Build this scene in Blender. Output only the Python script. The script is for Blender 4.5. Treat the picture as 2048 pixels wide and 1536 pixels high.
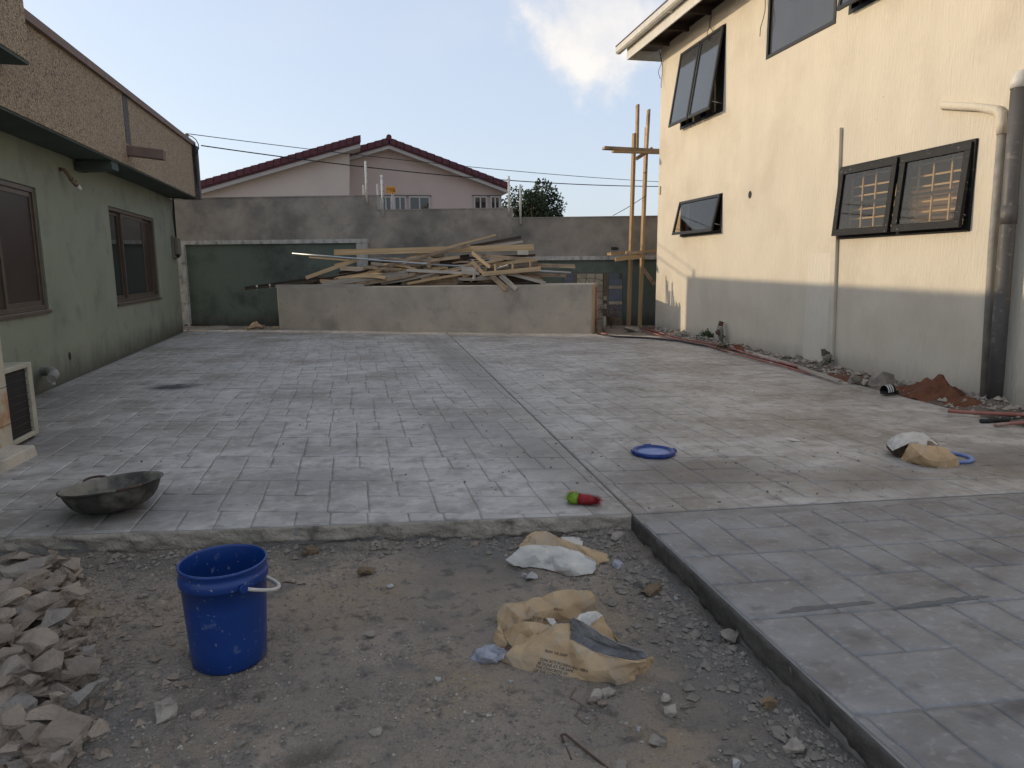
import bpy, bmesh, math, random
from mathutils import Vector, Matrix, noise, Quaternion
from mathutils.geometry import delaunay_2d_cdt
from mathutils.bvhtree import BVHTree
for o in list(bpy.data.objects): bpy.data.objects.remove(o)
scene = bpy.context.scene
C = scene.collection
R = math.radians
rnd = random.Random(7)

# ------------------------------------------------------------------ camera
F, YAW, PITCH, ROLL, CAMH = 1420.0, R(12.53), R(9.33), R(0.44), 1.45
fw = Vector((math.sin(YAW)*math.cos(PITCH), math.cos(YAW)*math.cos(PITCH), -math.sin(PITCH)))
rt = Vector((math.cos(YAW), -math.sin(YAW), 0)); dn = fw.cross(rt)
RT = math.cos(ROLL)*rt + math.sin(ROLL)*dn; DN = -math.sin(ROLL)*rt + math.cos(ROLL)*dn
CAM = Vector((0, 0, CAMH))
cd = bpy.data.cameras.new('camera'); cam = bpy.data.objects.new('camera', cd); C.objects.link(cam)
cd.sensor_fit = 'HORIZONTAL'; cd.sensor_width = 36; cd.lens = F/2048*36; cd.clip_end = 3000; cd.clip_start = 0.05
m = Matrix((RT, -DN, -fw)).transposed().to_4x4(); m.translation = CAM
cam.matrix_world = m; scene.camera = cam

# ------------------------------------------------------------------ sky, sun, exposure
HAZE, HAZE_COL = .82, (1.3, 1.44, 1.72)      # even hazy veil over the whole sky
SUN_AZ = Vector((-10.0, 4.75, 0)).normalized(); SUN_EL = R(15.6)
w = bpy.data.worlds.new('World'); scene.world = w; w.use_nodes = True
nt = w.node_tree; nt.nodes.clear()
def wn(t, **k):
    n = nt.nodes.new(t)
    for a, b in k.items(): setattr(n, a, b)
    return n
def ln(a, b): nt.links.new(a, b)
wo = wn('ShaderNodeOutputWorld'); bg = wn('ShaderNodeBackground'); bg.inputs['Strength'].default_value = 0.145
sky = wn('ShaderNodeTexSky', sky_type='NISHITA'); sky.sun_disc = False
sky.sun_elevation = SUN_EL; sky.sun_rotation = math.atan2(SUN_AZ.x, SUN_AZ.y)
sky.altitude = 100; sky.air_density = 1.0; sky.dust_density = 2.0; sky.ozone_density = 1.5
tc = wn('ShaderNodeTexCoord')
def pixdir(px, py): return (RT*((px-1024)/F) + DN*((py-768)/F) + fw)
def wmath(op, a, b=None, c=None):
    n = wn('ShaderNodeMath', operation=op)
    for i, v in enumerate((a, b, c)):
        if v is None: continue
        if isinstance(v, (int, float)): n.inputs[i].default_value = v
        else: ln(v, n.inputs[i])
    return n.outputs[0]
nz = wn('ShaderNodeTexNoise'); nz.inputs['Scale'].default_value = 7.0; nz.inputs['Detail'].default_value = 7; nz.inputs['Roughness'].default_value = .58
ln(tc.outputs['Generated'], nz.inputs['Vector'])
nz2 = wn('ShaderNodeTexNoise'); nz2.inputs['Scale'].default_value = 2.6; nz2.inputs['Detail'].default_value = 6
mp = wn('ShaderNodeMapping'); mp.inputs['Scale'].default_value = (1, 1, 2.2); ln(tc.outputs['Generated'], mp.inputs['Vector']); ln(mp.outputs[0], nz2.inputs['Vector'])
d0 = pixdir(1205, 15).normalized()
vd = wn('ShaderNodeVectorMath', operation='DISTANCE'); ln(tc.outputs['Generated'], vd.inputs[0]); vd.inputs[1].default_value = d0
near = wmath('MULTIPLY_ADD', vd.outputs['Value'], -5.6, .58)
cl = wmath('ADD', near, wmath('MULTIPLY_ADD', nz.outputs[0], 1.7, -.85))
mr = wn('ShaderNodeMapRange', interpolation_type='SMOOTHSTEP'); mr.inputs[1].default_value = -.06; mr.inputs[2].default_value = .34; ln(cl, mr.inputs[0])
mr2 = wn('ShaderNodeMapRange', interpolation_type='SMOOTHSTEP'); mr2.inputs[1].default_value = .50; mr2.inputs[2].default_value = .78; mr2.inputs[4].default_value = .16; ln(nz2.outputs[0], mr2.inputs[0])
mask = wmath('MULTIPLY', wmath('MAXIMUM', mr.outputs[0], mr2.outputs[0]), .9)
cr = wn('ShaderNodeValToRGB'); cr.color_ramp.elements[0].position = .38; cr.color_ramp.elements[0].color = (1.75, 1.8, 1.92, 1)
cr.color_ramp.elements[1].position = .62; cr.color_ramp.elements[1].color = (2.45, 2.3, 2.15, 1); ln(nz.outputs[0], cr.inputs[0])
mx = wn('ShaderNodeMix', data_type='RGBA'); ln(mask, mx.inputs['Factor'])
hz = wn('ShaderNodeMix', data_type='RGBA'); hz.inputs['Factor'].default_value = HAZE; ln(sky.outputs[0], hz.inputs['A']); hz.inputs['B'].default_value = (*HAZE_COL, 1)
ln(hz.outputs['Result'], mx.inputs['A']); ln(cr.outputs[0], mx.inputs['B'])
ln(mx.outputs['Result'], bg.inputs['Color']); ln(bg.outputs[0], wo.inputs[0])
sl = bpy.data.lights.new('sun', 'SUN'); sl.energy = 0.9; sl.angle = R(0.55); sl.color = (1.0, .81, .57)
sun = bpy.data.objects.new('sun', sl); C.objects.link(sun)
sdir = Vector((SUN_AZ.x*math.cos(SUN_EL), SUN_AZ.y*math.cos(SUN_EL), math.sin(SUN_EL)))
sun.rotation_euler = sdir.to_track_quat('Z', 'Y').to_euler(); sun.location = (-20, 10, 20)
scene.view_settings.view_transform = 'Standard'; scene.view_settings.look = 'None'
scene.view_settings.exposure = 1.6; scene.view_settings.gamma = 1.0; scene.view_settings.use_curve_mapping = False
scene.render.engine = 'CYCLES'

# ------------------------------------------------------------------ helpers: rays
def gp(px, py, z=0.0):
    d = pixdir(px, py); return CAM + d*((z-CAMH)/d.z)
def on_plane(px, py, p, n):
    d = pixdir(px, py); return CAM + d*((Vector(p)-CAM).dot(Vector(n))/d.dot(Vector(n)))
def at_x(px, py, x): d = pixdir(px, py); return CAM + d*(x/d.x)
def at_y(px, py, y): d = pixdir(px, py); return CAM + d*(y/d.y)
def LW(s, z, o=0): return Vector((-3.72-(s-9)*.0299+o, s, z))       # left house wall: along, up, out
def RW(s, z, o=0): return Vector((6.56+(s-6.07)*.024-o, s, z))      # right house wall
def nzv(x, y, z=0.0, s=1.0): return noise.noise(Vector((x*s, y*s, z)))
def fbm(x, y, s=1.0, o=4): return noise.fractal(Vector((x*s, y*s, 3.7)), 1.0, 2.0, o)

# ------------------------------------------------------------------ helpers: objects
ORI = {}
def thing(name, loc, label, cat, group=None, kind=None):
    o = bpy.data.objects.new(name, None); C.objects.link(o); o.location = loc; o.empty_display_size = .1
    ORI[o.name] = Vector(loc)
    return tag(o, label, cat, group, kind)
def tag(o, label=None, cat=None, group=None, kind=None):
    if label: o['label'] = label
    if cat: o['category'] = cat
    if group: o['group'] = group
    if kind: o['kind'] = kind
    return o
class MB:
    def __init__(s): s.v = []; s.f = []; s.sm = []
    def add(s, vs, fs, smooth=False):
        b = len(s.v); s.v += [Vector(q) for q in vs]; s.f += [[b+i for i in q] for q in fs]; s.sm += [smooth]*len(fs); return s
    def hexa(s, c):  # 8 corners: bottom 4 ccw, top 4 ccw
        return s.add(c, [(3,2,1,0),(4,5,6,7),(0,1,5,4),(1,2,6,5),(2,3,7,6),(3,0,4,7)])
    def box(s, x0, x1, y0, y1, z0, z1):
        return s.hexa([(x0,y0,z0),(x1,y0,z0),(x1,y1,z0),(x0,y1,z0),(x0,y0,z1),(x1,y0,z1),(x1,y1,z1),(x0,y1,z1)])
    def lbox(s, fn, s0, s1, z0, z1, o0, o1):
        return s.hexa([fn(s0,z0,o0),fn(s1,z0,o0),fn(s1,z0,o1),fn(s0,z0,o1),fn(s0,z1,o0),fn(s1,z1,o0),fn(s1,z1,o1),fn(s0,z1,o1)])
    def beam(s, p0, p1, w, t, roll=0.0, up=(0,0,1), jit=0.0):
        p0 = Vector(p0); p1 = Vector(p1); d = (p1-p0).normalized(); up = Vector(up)
        a = d.cross(up)
        if a.length < 1e-3: a = d.cross(Vector((0,1,0)))
        a.normalize(); b = a.cross(d).normalized()
        q = Quaternion(d, roll); a = q@a; b = q@b
        j = lambda: d*rnd.uniform(-jit, jit)
        c = []
        for e in (p0, p1):
            for x, y in ((-1,-1),(1,-1),(1,1),(-1,1)): c.append(e + a*x*t/2 + b*y*w/2 + j())
        return s.hexa(c)
    def tube(s, pts, r, n=8, cap=True, closed=False):
        pts = [Vector(p) for p in pts]; k = len(pts)
        rr = r if isinstance(r, (list, tuple)) else [r]*k
        b = len(s.v); prev = None
        for i, p in enumerate(pts):
            if closed: d = pts[(i+1) % k]-pts[i-1]
            else: d = pts[min(i+1, k-1)]-pts[max(i-1, 0)]
            d.normalize()
            if prev is None:
                a = d.cross(Vector((0,0,1)))
                if a.length < .05: a = d.cross(Vector((0,1,0)))
            else: a = prev-d*prev.dot(d)
            a.normalize(); prev = a; c = d.cross(a)
            for j in range(n):
                t = 2*math.pi*j/n; s.v.append(p+a*math.cos(t)*rr[i]+c*math.sin(t)*rr[i])
        for i in range(k if closed else k-1):
            i2 = (i+1) % k
            for j in range(n):
                j2 = (j+1) % n; s.f.append([b+i*n+j, b+i*n+j2, b+i2*n+j2, b+i2*n+j]); s.sm.append(True)
        if cap and not closed:
            s.f.append([b+j for j in range(n)][::-1]); s.f.append([b+(k-1)*n+j for j in range(n)]); s.sm += [False]*2
        return s
    def lathe(s, prof, c, n=48, M=None, sx=1, sy=1):
        b = len(s.v); c = Vector(c)
        for r, z in prof:
            for j in range(n):
                t = 2*math.pi*j/n; q = Vector((r*math.cos(t)*sx, r*math.sin(t)*sy, z))
                s.v.append(c+(M@q if M else q))
        for i in range(len(prof)-1):
            for j in range(n):
                j2 = (j+1) % n; s.f.append([b+i*n+j, b+i*n+j2, b+(i+1)*n+j2, b+(i+1)*n+j]); s.sm.append(True)
        return s
    def build(s, name, mat, parent=None, loc=None):
        me = bpy.data.meshes.new(name)
        if parent is not None: off = ORI[parent.name]
        else:
            if loc is None:
                xs = [v.x for v in s.v]; ys = [v.y for v in s.v]; loc = ((min(xs)+max(xs))/2, (min(ys)+max(ys))/2, min(v.z for v in s.v))
            off = Vector(loc)
        me.from_pydata([v-off for v in s.v], [], s.f)
        if any(s.sm): me.polygons.foreach_set('use_smooth', s.sm)
        if mat: me.materials.append(mat)
        o = bpy.data.objects.new(name, me); C.objects.link(o)
        if parent is not None: o.parent = parent
        else: o.location = off
        ORI[o.name] = Vector(off)
        return o
def bevel(o, wd=.006, seg=2):
    b = o.modifiers.new('bevel', 'BEVEL'); b.width = wd; b.segments = seg; b.limit_method = 'ANGLE'; b.angle_limit = R(35); return o
def hull(rn, sx, sy, sz, n=14, boxy=.6):
    bm = bmesh.new()
    for i in range(n):
        v = Vector((rn.gauss(0,1), rn.gauss(0,1), rn.gauss(0,1))).normalized()
        k = max(abs(v.x), abs(v.y), abs(v.z)); v = v*(1-boxy)+v/k*boxy
        v *= rn.uniform(.82, 1.0); bm.verts.new((v.x*sx/2, v.y*sy/2, v.z*sz/2))
    r = bmesh.ops.convex_hull(bm, input=bm.verts)
    bmesh.ops.delete(bm, geom=[g for g in r['geom_interior'] if isinstance(g, bmesh.types.BMVert)], context='VERTS')
    bmesh.ops.dissolve_limit(bm, angle_limit=R(9), verts=bm.verts, edges=bm.edges)
    bmesh.ops.triangulate(bm, faces=[f for f in bm.faces if len(f.verts) > 5])
    bm.verts.index_update(); vs = [v.co.copy() for v in bm.verts]; fs = [[v.index for v in f.verts] for f in bm.faces]; bm.free()
    return vs, fs
def rough_hull(rn, sx, sy, sz, amp=.12, n=14, boxy=.6, cuts=2):
    vs, fs = hull(rn, sx, sy, sz, n, boxy)
    bm = bmesh.new(); bv = [bm.verts.new(v) for v in vs]
    for f in fs:
        try: bm.faces.new([bv[i] for i in f])
        except ValueError: pass
    bmesh.ops.triangulate(bm, faces=bm.faces)
    bmesh.ops.subdivide_edges(bm, edges=bm.edges, cuts=cuts, use_grid_fill=True)
    sd = rn.uniform(0, 50); k = (sx+sy+sz)/3
    for v in bm.verts:
        q = v.co/k*3.1+Vector((sd, sd*.7, sd*.3)); v.co += Vector((noise.noise(q), noise.noise(q+Vector((9,3,1))), noise.noise(q+Vector((3,8,5)))))*amp*k*.6
    bm.verts.index_update(); vs = [v.co.copy() for v in bm.verts]; fs = [[v.index for v in f.verts] for f in bm.faces]; bm.free()
    return vs, fs

# ------------------------------------------------------------------ materials
def mat(name, c1, c2=None, scale=3.0, rough=.8, bump=0.0, bscale=40.0, detail=6, stretch=(1,1,1), bstretch=None, spec=.35,
        c3=None, s3=.6, p3=(.5,.7), rnd_amt=0.0, obj=False, metal=0.0, rvar=0.0, speck=None, bdist=.02, extra=None, lo=.35, hi=.65):
    M = bpy.data.materials.new(name); M.use_nodes = True; t = M.node_tree; n = t.nodes; L = t.links.new
    b = n['Principled BSDF']; b.inputs['Roughness'].default_value = rough; b.inputs['Metallic'].default_value = metal
    b.inputs['Specular IOR Level'].default_value = spec
    if obj: co = n.new('ShaderNodeTexCoord').outputs['Object']
    else: co = n.new('ShaderNodeNewGeometry').outputs['Position']
    def mapped(st):
        mp = n.new('ShaderNodeMapping'); mp.inputs['Scale'].default_value = st; L(co, mp.inputs['Vector']); return mp.outputs[0]
    def nz(sc, st, det=detail, ro=.6):
        q = n.new('ShaderNodeTexNoise'); q.inputs['Scale'].default_value = sc; q.inputs['Detail'].default_value = det; q.inputs['Roughness'].default_value = ro
        L(mapped(st), q.inputs['Vector']); return q.outputs[0]
    def mixc(fac, a, bcol, blend='MIX'):
        x = n.new('ShaderNodeMix'); x.data_type = 'RGBA'; x.blend_type = blend
        if isinstance(fac, (int, float)): x.inputs['Factor'].default_value = fac
        else: L(fac, x.inputs['Factor'])
        for k, v in (('A', a), ('B', bcol)):
            if isinstance(v, tuple): x.inputs[k].default_value = (*v, 1)
            else: L(v, x.inputs[k])
        return x.outputs['Result']
    def rng(v, a, b2, lo2=0., hi2=1.):
        x = n.new('ShaderNodeMapRange'); x.inputs[1].default_value = a; x.inputs[2].default_value = b2; x.inputs[3].default_value = lo2; x.inputs[4].default_value = hi2
        x.clamp = True; L(v, x.inputs[0]); return x.outputs[0]
    col = c1
    if c2: 
        nn = nz(scale, stretch); col = mixc(rng(nn, lo, hi), c1, c2)
        if rvar: L(rng(nn, .3, .7, rough-rvar, rough+rvar), b.inputs['Roughness'])
    if c3: col = mixc(rng(nz(s3, (1,1,1), 5), *p3), col, c3)
    if speck:
        for (sc, sa, sb, colr, amt) in speck: col = mixc(rng(nz(sc, (1,1,1), 3), sa, sb, 0, amt), col, colr)
    if rnd_amt:
        oi = n.new('ShaderNodeObjectInfo'); v = rng(oi.outputs['Random'], 0, 1, 1-rnd_amt, 1+rnd_amt)
        cc = n.new('ShaderNodeCombineColor'); [L(v, cc.inputs[i]) for i in range(3)]
        if isinstance(col, tuple): 
            rg = n.new('ShaderNodeRGB'); rg.outputs[0].default_value = (*col, 1); col = rg.outputs[0]
        col = mixc(1.0, col, cc.outputs[0], 'MULTIPLY')
    ctx = dict(M=M, t=t, n=n, L=L, b=b, co=co, nz=nz, mixc=mixc, rng=rng)
    if extra: col = extra(ctx, col) or col
    if isinstance(col, tuple): b.inputs['Base Color'].default_value = (*col, 1)
    else: L(col, b.inputs['Base Color'])
    if bump:
        bp = n.new('ShaderNodeBump'); bp.inputs['Strength'].default_value = bump; bp.inputs['Distance'].default_value = bdist
        L(nz(bscale, bstretch or (1,1,1), 5), bp.inputs['Height']); L(bp.outputs[0], b.inputs['Normal'])
        ctx['bp'] = bp
    return M

def blotch(ctx, col, spots):
    """stains with a place of their own: (x, y, rx, ry, colour, strength)"""
    n, L = ctx['n'], ctx['L']
    for x, y, rx, ry, c, s in spots:
        sb = n.new('ShaderNodeVectorMath'); sb.operation = 'SUBTRACT'; L(ctx['co'], sb.inputs[0]); sb.inputs[1].default_value = (x, y, 0)
        dv = n.new('ShaderNodeVectorMath'); dv.operation = 'DIVIDE'; L(sb.outputs[0], dv.inputs[0]); dv.inputs[1].default_value = (rx, ry, 1e3)
        le = n.new('ShaderNodeVectorMath'); le.operation = 'LENGTH'; L(dv.outputs[0], le.inputs[0])
        a = n.new('ShaderNodeMath'); a.operation = 'MULTIPLY_ADD'; L(ctx['nz'](5, (1,1,1), 5, .7), a.inputs[0]); a.inputs[1].default_value = 1.6; a.inputs[2].default_value = -.8
        b = n.new('ShaderNodeMath'); b.operation = 'ADD'; L(a.outputs[0], b.inputs[0]); L(le.outputs['Value'], b.inputs[1])
        col = ctx['mixc'](ctx['rng'](b.outputs[0], .35, 1.05, s, 0), col, c)
    return col
PAVE_SPOTS = [(-2.25,9.5,.35,.3,(.02,.02,.024),.95),(2.35,4.45,.9,.55,(.105,.085,.07),.75),(1.0,6.3,.55,.75,(.17,.16,.142),.5),(1.4,5.2,.4,1.1,(.19,.172,.145),.6),
    (3.4,4.05,.8,.4,(.12,.1,.085),.6),(.3,7.6,.35,.2,(.15,.14,.13),.5),(2.12,1.72,.16,.07,(.05,.05,.055),.8),(4.9,4.2,.9,.5,(.13,.115,.105),.6),
    (3.05,2.75,.35,.12,(.08,.08,.085),.6),(-1.3,4.6,.8,.5,(.12,.11,.1),.5),(-.3,5.0,.5,.35,(.15,.135,.115),.5),(1.6,10.5,.42,5.0,(.2,.18,.15),.7),(-2.6,6.6,.8,.7,(.14,.12,.11),.6),(-3.3,9.5,.6,2.2,(.15,.14,.13),.5)]
def pave_extra(ctx, col):
    col = blotch(ctx, col, PAVE_SPOTS)
    n, L = ctx['n'], ctx['L']
    # short dark tears in the stamped skin, denser in a band across the yard
    sp = n.new('ShaderNodeSeparateXYZ'); L(ctx['co'], sp.inputs[0])
    band = ctx['rng'](sp.outputs['Y'], 5.2, 7.2); band2 = ctx['rng'](sp.outputs['Y'], 8.4, 10.0, 1, 0)
    mm = n.new('ShaderNodeMath'); mm.operation = 'MULTIPLY'; L(band, mm.inputs[0]); L(band2, mm.inputs[1])
    te = ctx['rng'](ctx['nz'](9, (1.1, 4.5, 1), 6, .75), .60, .66, 0, 1)
    m2 = n.new('ShaderNodeMath'); m2.operation = 'MULTIPLY'; L(te, m2.inputs[0]); L(mm.outputs[0], m2.inputs[1])
    m3 = n.new('ShaderNodeMath'); m3.operation = 'MULTIPLY'; L(m2.outputs[0], m3.inputs[0]); m3.inputs[1].default_value = .75
    return ctx['mixc'](m3.outputs[0], col, (.055,.053,.052))
M = {}
M['pave'] = mat('stamped_concrete', (.31,.284,.252), (.5,.465,.42), 1.9, rough=.52, bump=.5, bscale=17, bstretch=(1,3.4,1), bdist=.012, spec=.42, c3=(.23,.195,.155), s3=.8, p3=(.46,.66), rnd_amt=.03, rvar=.12,
    speck=[(11,.5,.72,(.54,.5,.45),.55),(5,.5,.66,(.2,.178,.15),.6),(60,.62,.72,(.44,.43,.42),.5),(95,.66,.74,(.06,.058,.055),.7),(9,.56,.7,(.17,.155,.138),.6)], extra=pave_extra, stretch=(1,2.2,1))
M['pave_new'] = mat('fresh_stamped_concrete', (.145,.138,.132), (.262,.25,.238), 2.6, rough=.47, bump=.55, bscale=15, bstretch=(1,2.4,1), bdist=.012, spec=.45, rnd_amt=.04, rvar=.12, stretch=(1,1.6,1),
    speck=[(22,.55,.72,(.34,.325,.31),.6),(6,.58,.72,(.075,.075,.08),.7),(80,.68,.76,(.05,.05,.05),.6)], extra=lambda c, col: blotch(c, col, PAVE_SPOTS))
M['joint'] = mat('joint_concrete', (.2,.182,.16), (.3,.275,.242), 6, rough=.85, bump=.5, bscale=60)
M['lip'] = mat('raw_concrete_edge', (.42,.36,.285), (.3,.26,.21), 5, rough=.9, bump=.9, bscale=45, c3=(.1,.086,.07), s3=4.5, p3=(.52,.66))
M['form'] = mat('damp_shaded_concrete', (.06,.054,.046), (.105,.095,.082), 4, rough=.62, bump=.5, bscale=40, c3=(.12,.115,.11), s3=5, p3=(.6,.75))  # dark tone holds both the damp and the shade on this side
M['render'] = mat('cement_render', (.36,.315,.26), (.25,.222,.188), 1.7, rough=.9, bump=.35, bscale=30, c3=(.16,.148,.13), s3=.8, p3=(.48,.66), speck=[(4,.55,.75,(.22,.2,.165),.5),(70,.66,.74,(.07,.065,.06),.5)])
M['planter'] = mat('planter_render', (.53,.455,.36), (.42,.365,.295), 1.5, rough=.9, bump=.45, bscale=34, c3=(.29,.257,.215), s3=1.3, p3=(.52,.72), speck=[(5,.58,.72,(.36,.32,.26),.6),(90,.64,.72,(.1,.09,.08),.6)])
M['cement'] = mat('pale_cement', (.42,.40,.37), (.32,.31,.29), 5, rough=.85, bump=.3)
M['dirt'] = mat('cement_dirt', (.365,.297,.228), (.23,.195,.157), 1.5, rough=.95, bump=1.0, bscale=42, bdist=.035, c3=(.35,.265,.175), s3=1.1, p3=(.5,.64),
    extra=lambda c, col: blotch(c, col, [(1.4,2.3,.35,1.6,(.16,.15,.136),.8),(.9,3.75,.9,.25,(.19,.178,.16),.8),(-.8,4.0,1.2,.2,(.16,.145,.122),.7),(-1.0,2.3,.5,.5,(.19,.18,.165),.6),(-.2,2.2,.16,.07,(.1,.085,.068),.7)]),
    speck=[(13,.55,.7,(.075,.069,.062),.7),(34,.58,.72,(.25,.225,.19),.55),(120,.6,.72,(.05,.045,.04),.6),(3.5,.56,.7,(.14,.136,.128),.6)])
M['dirt_strip'] = mat('wall_foot_dirt', (.17,.145,.115), (.1,.085,.07), 2.5, rough=.95, bump=.9, bscale=30, c3=(.13,.055,.03), s3=.7, p3=(.46,.6))
M['gravel'] = mat('gravel', (.33,.275,.215), (.13,.115,.1), 14, rough=.95, c3=(.46,.41,.33), s3=25, p3=(.58,.68))
M['rubble'] = mat('broken_mortar', (.35,.275,.205), (.245,.195,.15), 7, rough=.92, bump=.8, bscale=45, extra=lambda c, col: c['mixc'](c['rng'](c['n'].new('ShaderNodeObjectInfo').outputs['Random'], .55, 1, 0, .75), col, (.23,.212,.185)), rnd_amt=.25, c3=(.4,.315,.235), s3=4, p3=(.5,.7), speck=[(3,.66,.7,(.2,.085,.05),.5)])
M['rock'] = mat('grey_stone', (.35,.3,.24), (.21,.185,.155), 9, rough=.92, bump=.6, bscale=50, rnd_amt=.2)
M['rock_brown'] = mat('brown_stone', (.2,.135,.075), (.14,.1,.065), 9, rough=.9, bump=.6, bscale=50, rnd_amt=.15)
M['redsoil'] = mat('red_laterite_soil', (.115,.042,.02), (.165,.068,.035), 9, rough=.97, bump=1, bscale=45)
def wall_dirt(z1, c, s=.8):
    def f(ctx, col):
        n, L = ctx['n'], ctx['L']; sp = n.new('ShaderNodeSeparateXYZ'); L(ctx['co'], sp.inputs[0])
        a = n.new('ShaderNodeMath'); a.operation = 'MULTIPLY_ADD'; L(ctx['nz'](4, (1,1,.5), 5, .7), a.inputs[0]); a.inputs[1].default_value = -z1*1.6; L(sp.outputs['Z'], a.inputs[2])
        return ctx['mixc'](ctx['rng'](a.outputs[0], -z1*.75, z1*.35, s, 0), col, c)
    return f
M['green'] = mat('sage_green_paint', (.225,.235,.165), (.25,.26,.186), 1.1, rough=.75, bump=.22, bscale=7, bdist=.03, c3=(.185,.188,.142), s3=1.6, p3=(.53,.7), speck=[(3.2,.62,.72,(.13,.14,.105),.4),(30,.68,.74,(.26,.27,.2),.4)], extra=wall_dirt(.38, (.075,.066,.05), .85))
M['green_dark'] = mat('dark_green_paint', (.105,.13,.105), (.13,.155,.125), .9, rough=.72, bump=.15, bscale=12, c3=(.05,.06,.05), s3=1.1, p3=(.5,.7), extra=wall_dirt(.3, (.045,.042,.036), .8))
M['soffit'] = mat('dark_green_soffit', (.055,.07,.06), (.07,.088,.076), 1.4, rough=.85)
M['cream'] = mat('cream_textured_render', (.63,.57,.46), (.58,.525,.425), 2.2, rough=.88, bump=.6, bscale=38, bstretch=(1,1,.13), bdist=.025, c3=(.52,.46,.365), s3=.9, p3=(.5,.75), stretch=(1,1,.4),
    speck=[(20,.70,.75,(.2,.16,.12),.35)], extra=wall_dirt(.22, (.4,.36,.29), .8))
M['cream_patch'] = mat('pale_repaint', (.64,.59,.495), (.605,.56,.47), 3, rough=.88, bump=.6, bscale=26, bstretch=(1,1,.13), bdist=.03)
M['cream_trim'] = mat('cream_trim', (.6,.54,.44), (.53,.48,.39), 4, rough=.75)
M['white_trim'] = mat('weathered_white_trim', (.55,.53,.48), (.33,.32,.29), 9, rough=.85, bump=.3, c3=(.2,.19,.17), s3=6, p3=(.55,.7), stretch=(1,1,.3))
M['gutter'] = mat('white_gutter', (.62,.59,.52), (.52,.5,.45), 5, rough=.5)
def pebble(ctx, col):
    n, L = ctx['n'], ctx['L']; v = n.new('ShaderNodeTexVoronoi'); v.inputs['Scale'].default_value = 62; L(ctx['co'], v.inputs['Vector'])
    sp = n.new('ShaderNodeSeparateColor'); L(v.outputs['Color'], sp.inputs[0])
    col = ctx['mixc'](ctx['rng'](sp.outputs[0], .0, 1, 0, .8), col, (.52,.39,.25)); col = ctx['mixc'](ctx['rng'](sp.outputs[1], .5, 1, 0, .8), col, (.06,.045,.035))
    bp = n.new('ShaderNodeBump'); bp.inputs['Strength'].default_value = 1; bp.inputs['Distance'].default_value = .012; bp.invert = True; L(v.outputs['Distance'], bp.inputs['Height']); L(bp.outputs[0], ctx['b'].inputs['Normal'])
    return col
M['pebble'] = mat('brown_pebbledash', (.32,.235,.152), (.27,.2,.138), 2, rough=.92, extra=pebble)
M['pebble_dark'] = mat('dark_terrazzo', (.085,.072,.066), (.06,.052,.05), 20, rough=.8, speck=[(55,.55,.68,(.3,.27,.24),.7)])
M['coping'] = mat('brown_coping_paint', (.21,.145,.115), (.165,.118,.095), 5, rough=.8, bump=.2)
M['brown_alu'] = mat('bronze_aluminium', (.11,.078,.056), (.14,.1,.072), 6, rough=.42, metal=.3, spec=.5)
M['brown_panel'] = mat('dark_brown_panel', (.04,.025,.02), (.05,.032,.026), 2, rough=.3)
M['dark_glass'] = mat('dark_window_glass', (.012,.013,.015), rough=.025, spec=.8)
M['smoke_glass'] = mat('smoked_grey_glass', (.05,.055,.06), (.06,.064,.068), 1.5, rough=.05, spec=.6)
M['black_frame'] = mat('black_frame_spattered', (.011,.011,.012), (.016,.016,.016), 8, rough=.55, spec=.2, speck=[(26,.66,.72,(.35,.32,.27),.6)])
M['black_alu'] = mat('black_aluminium', (.013,.015,.017), (.018,.02,.022), 8, rough=.5, spec=.25)
M['black_pvc'] = mat('black_pvc_pipe', (.065,.061,.058), (.11,.103,.096), 5, rough=.5, stretch=(1,1,.3), speck=[(14,.6,.7,(.22,.2,.17),.55)], c3=(.09,.085,.078), s3=3, p3=(.55,.72))
M['grey_pvc'] = mat('grey_pvc', (.2,.19,.17), (.3,.28,.24), 7, rough=.6)
M['white_pvc'] = mat('white_pvc', (.62,.6,.55), (.5,.48,.43), 9, rough=.5)
M['grille'] = mat('cream_grille', (.66,.59,.46), rough=.5)
M['dark_room'] = mat('dim_interior', (.12,.1,.078), (.1,.085,.068), 2, rough=.9)
M['pink'] = mat('pale_pink_render', (.52,.435,.375), (.49,.41,.355), 1.2, rough=.85, bump=.1)
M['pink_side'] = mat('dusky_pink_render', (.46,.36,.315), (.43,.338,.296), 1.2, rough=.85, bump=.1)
M['maroon'] = mat('maroon_roof_tile', (.105,.03,.036), (.075,.023,.028), 5, rough=.7)
M['eave'] = mat('pale_soffit_board', (.42,.38,.35), (.38,.34,.32), 3, rough=.8)
M['blue'] = mat('blue_plastic', (.006,.034,.16), (.008,.042,.19), 4, rough=.36, spec=.45, speck=[(9,.64,.70,(.1,.13,.24),.6),(26,.66,.71,(.26,.27,.31),.55),(55,.68,.73,(.4,.39,.38),.5)], obj=True)
M['blue_lid'] = mat('dusty_blue_plastic', (.14,.2,.42), (.2,.25,.46), 9, rough=.45, obj=True)
M['blue_rim'] = mat('blue_plastic_rim', (.012,.035,.17), (.03,.06,.22), 9, rough=.4, obj=True)
M['white_plastic'] = mat('white_plastic', (.6,.57,.5), (.5,.47,.41), 14, rough=.45, obj=True)
M['pan_out'] = mat('grimy_steel', (.075,.07,.058), (.038,.035,.03), 8, rough=.5, metal=.35, bump=.3, bscale=30, obj=True, c3=(.17,.155,.125), s3=5, p3=(.52,.66))
M['pan_in'] = mat('cement_coated_steel', (.25,.225,.175), (.17,.152,.12), 8, rough=.85, bump=.5, bscale=30, obj=True, c3=(.08,.075,.065), s3=4, p3=(.52,.64))
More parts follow.
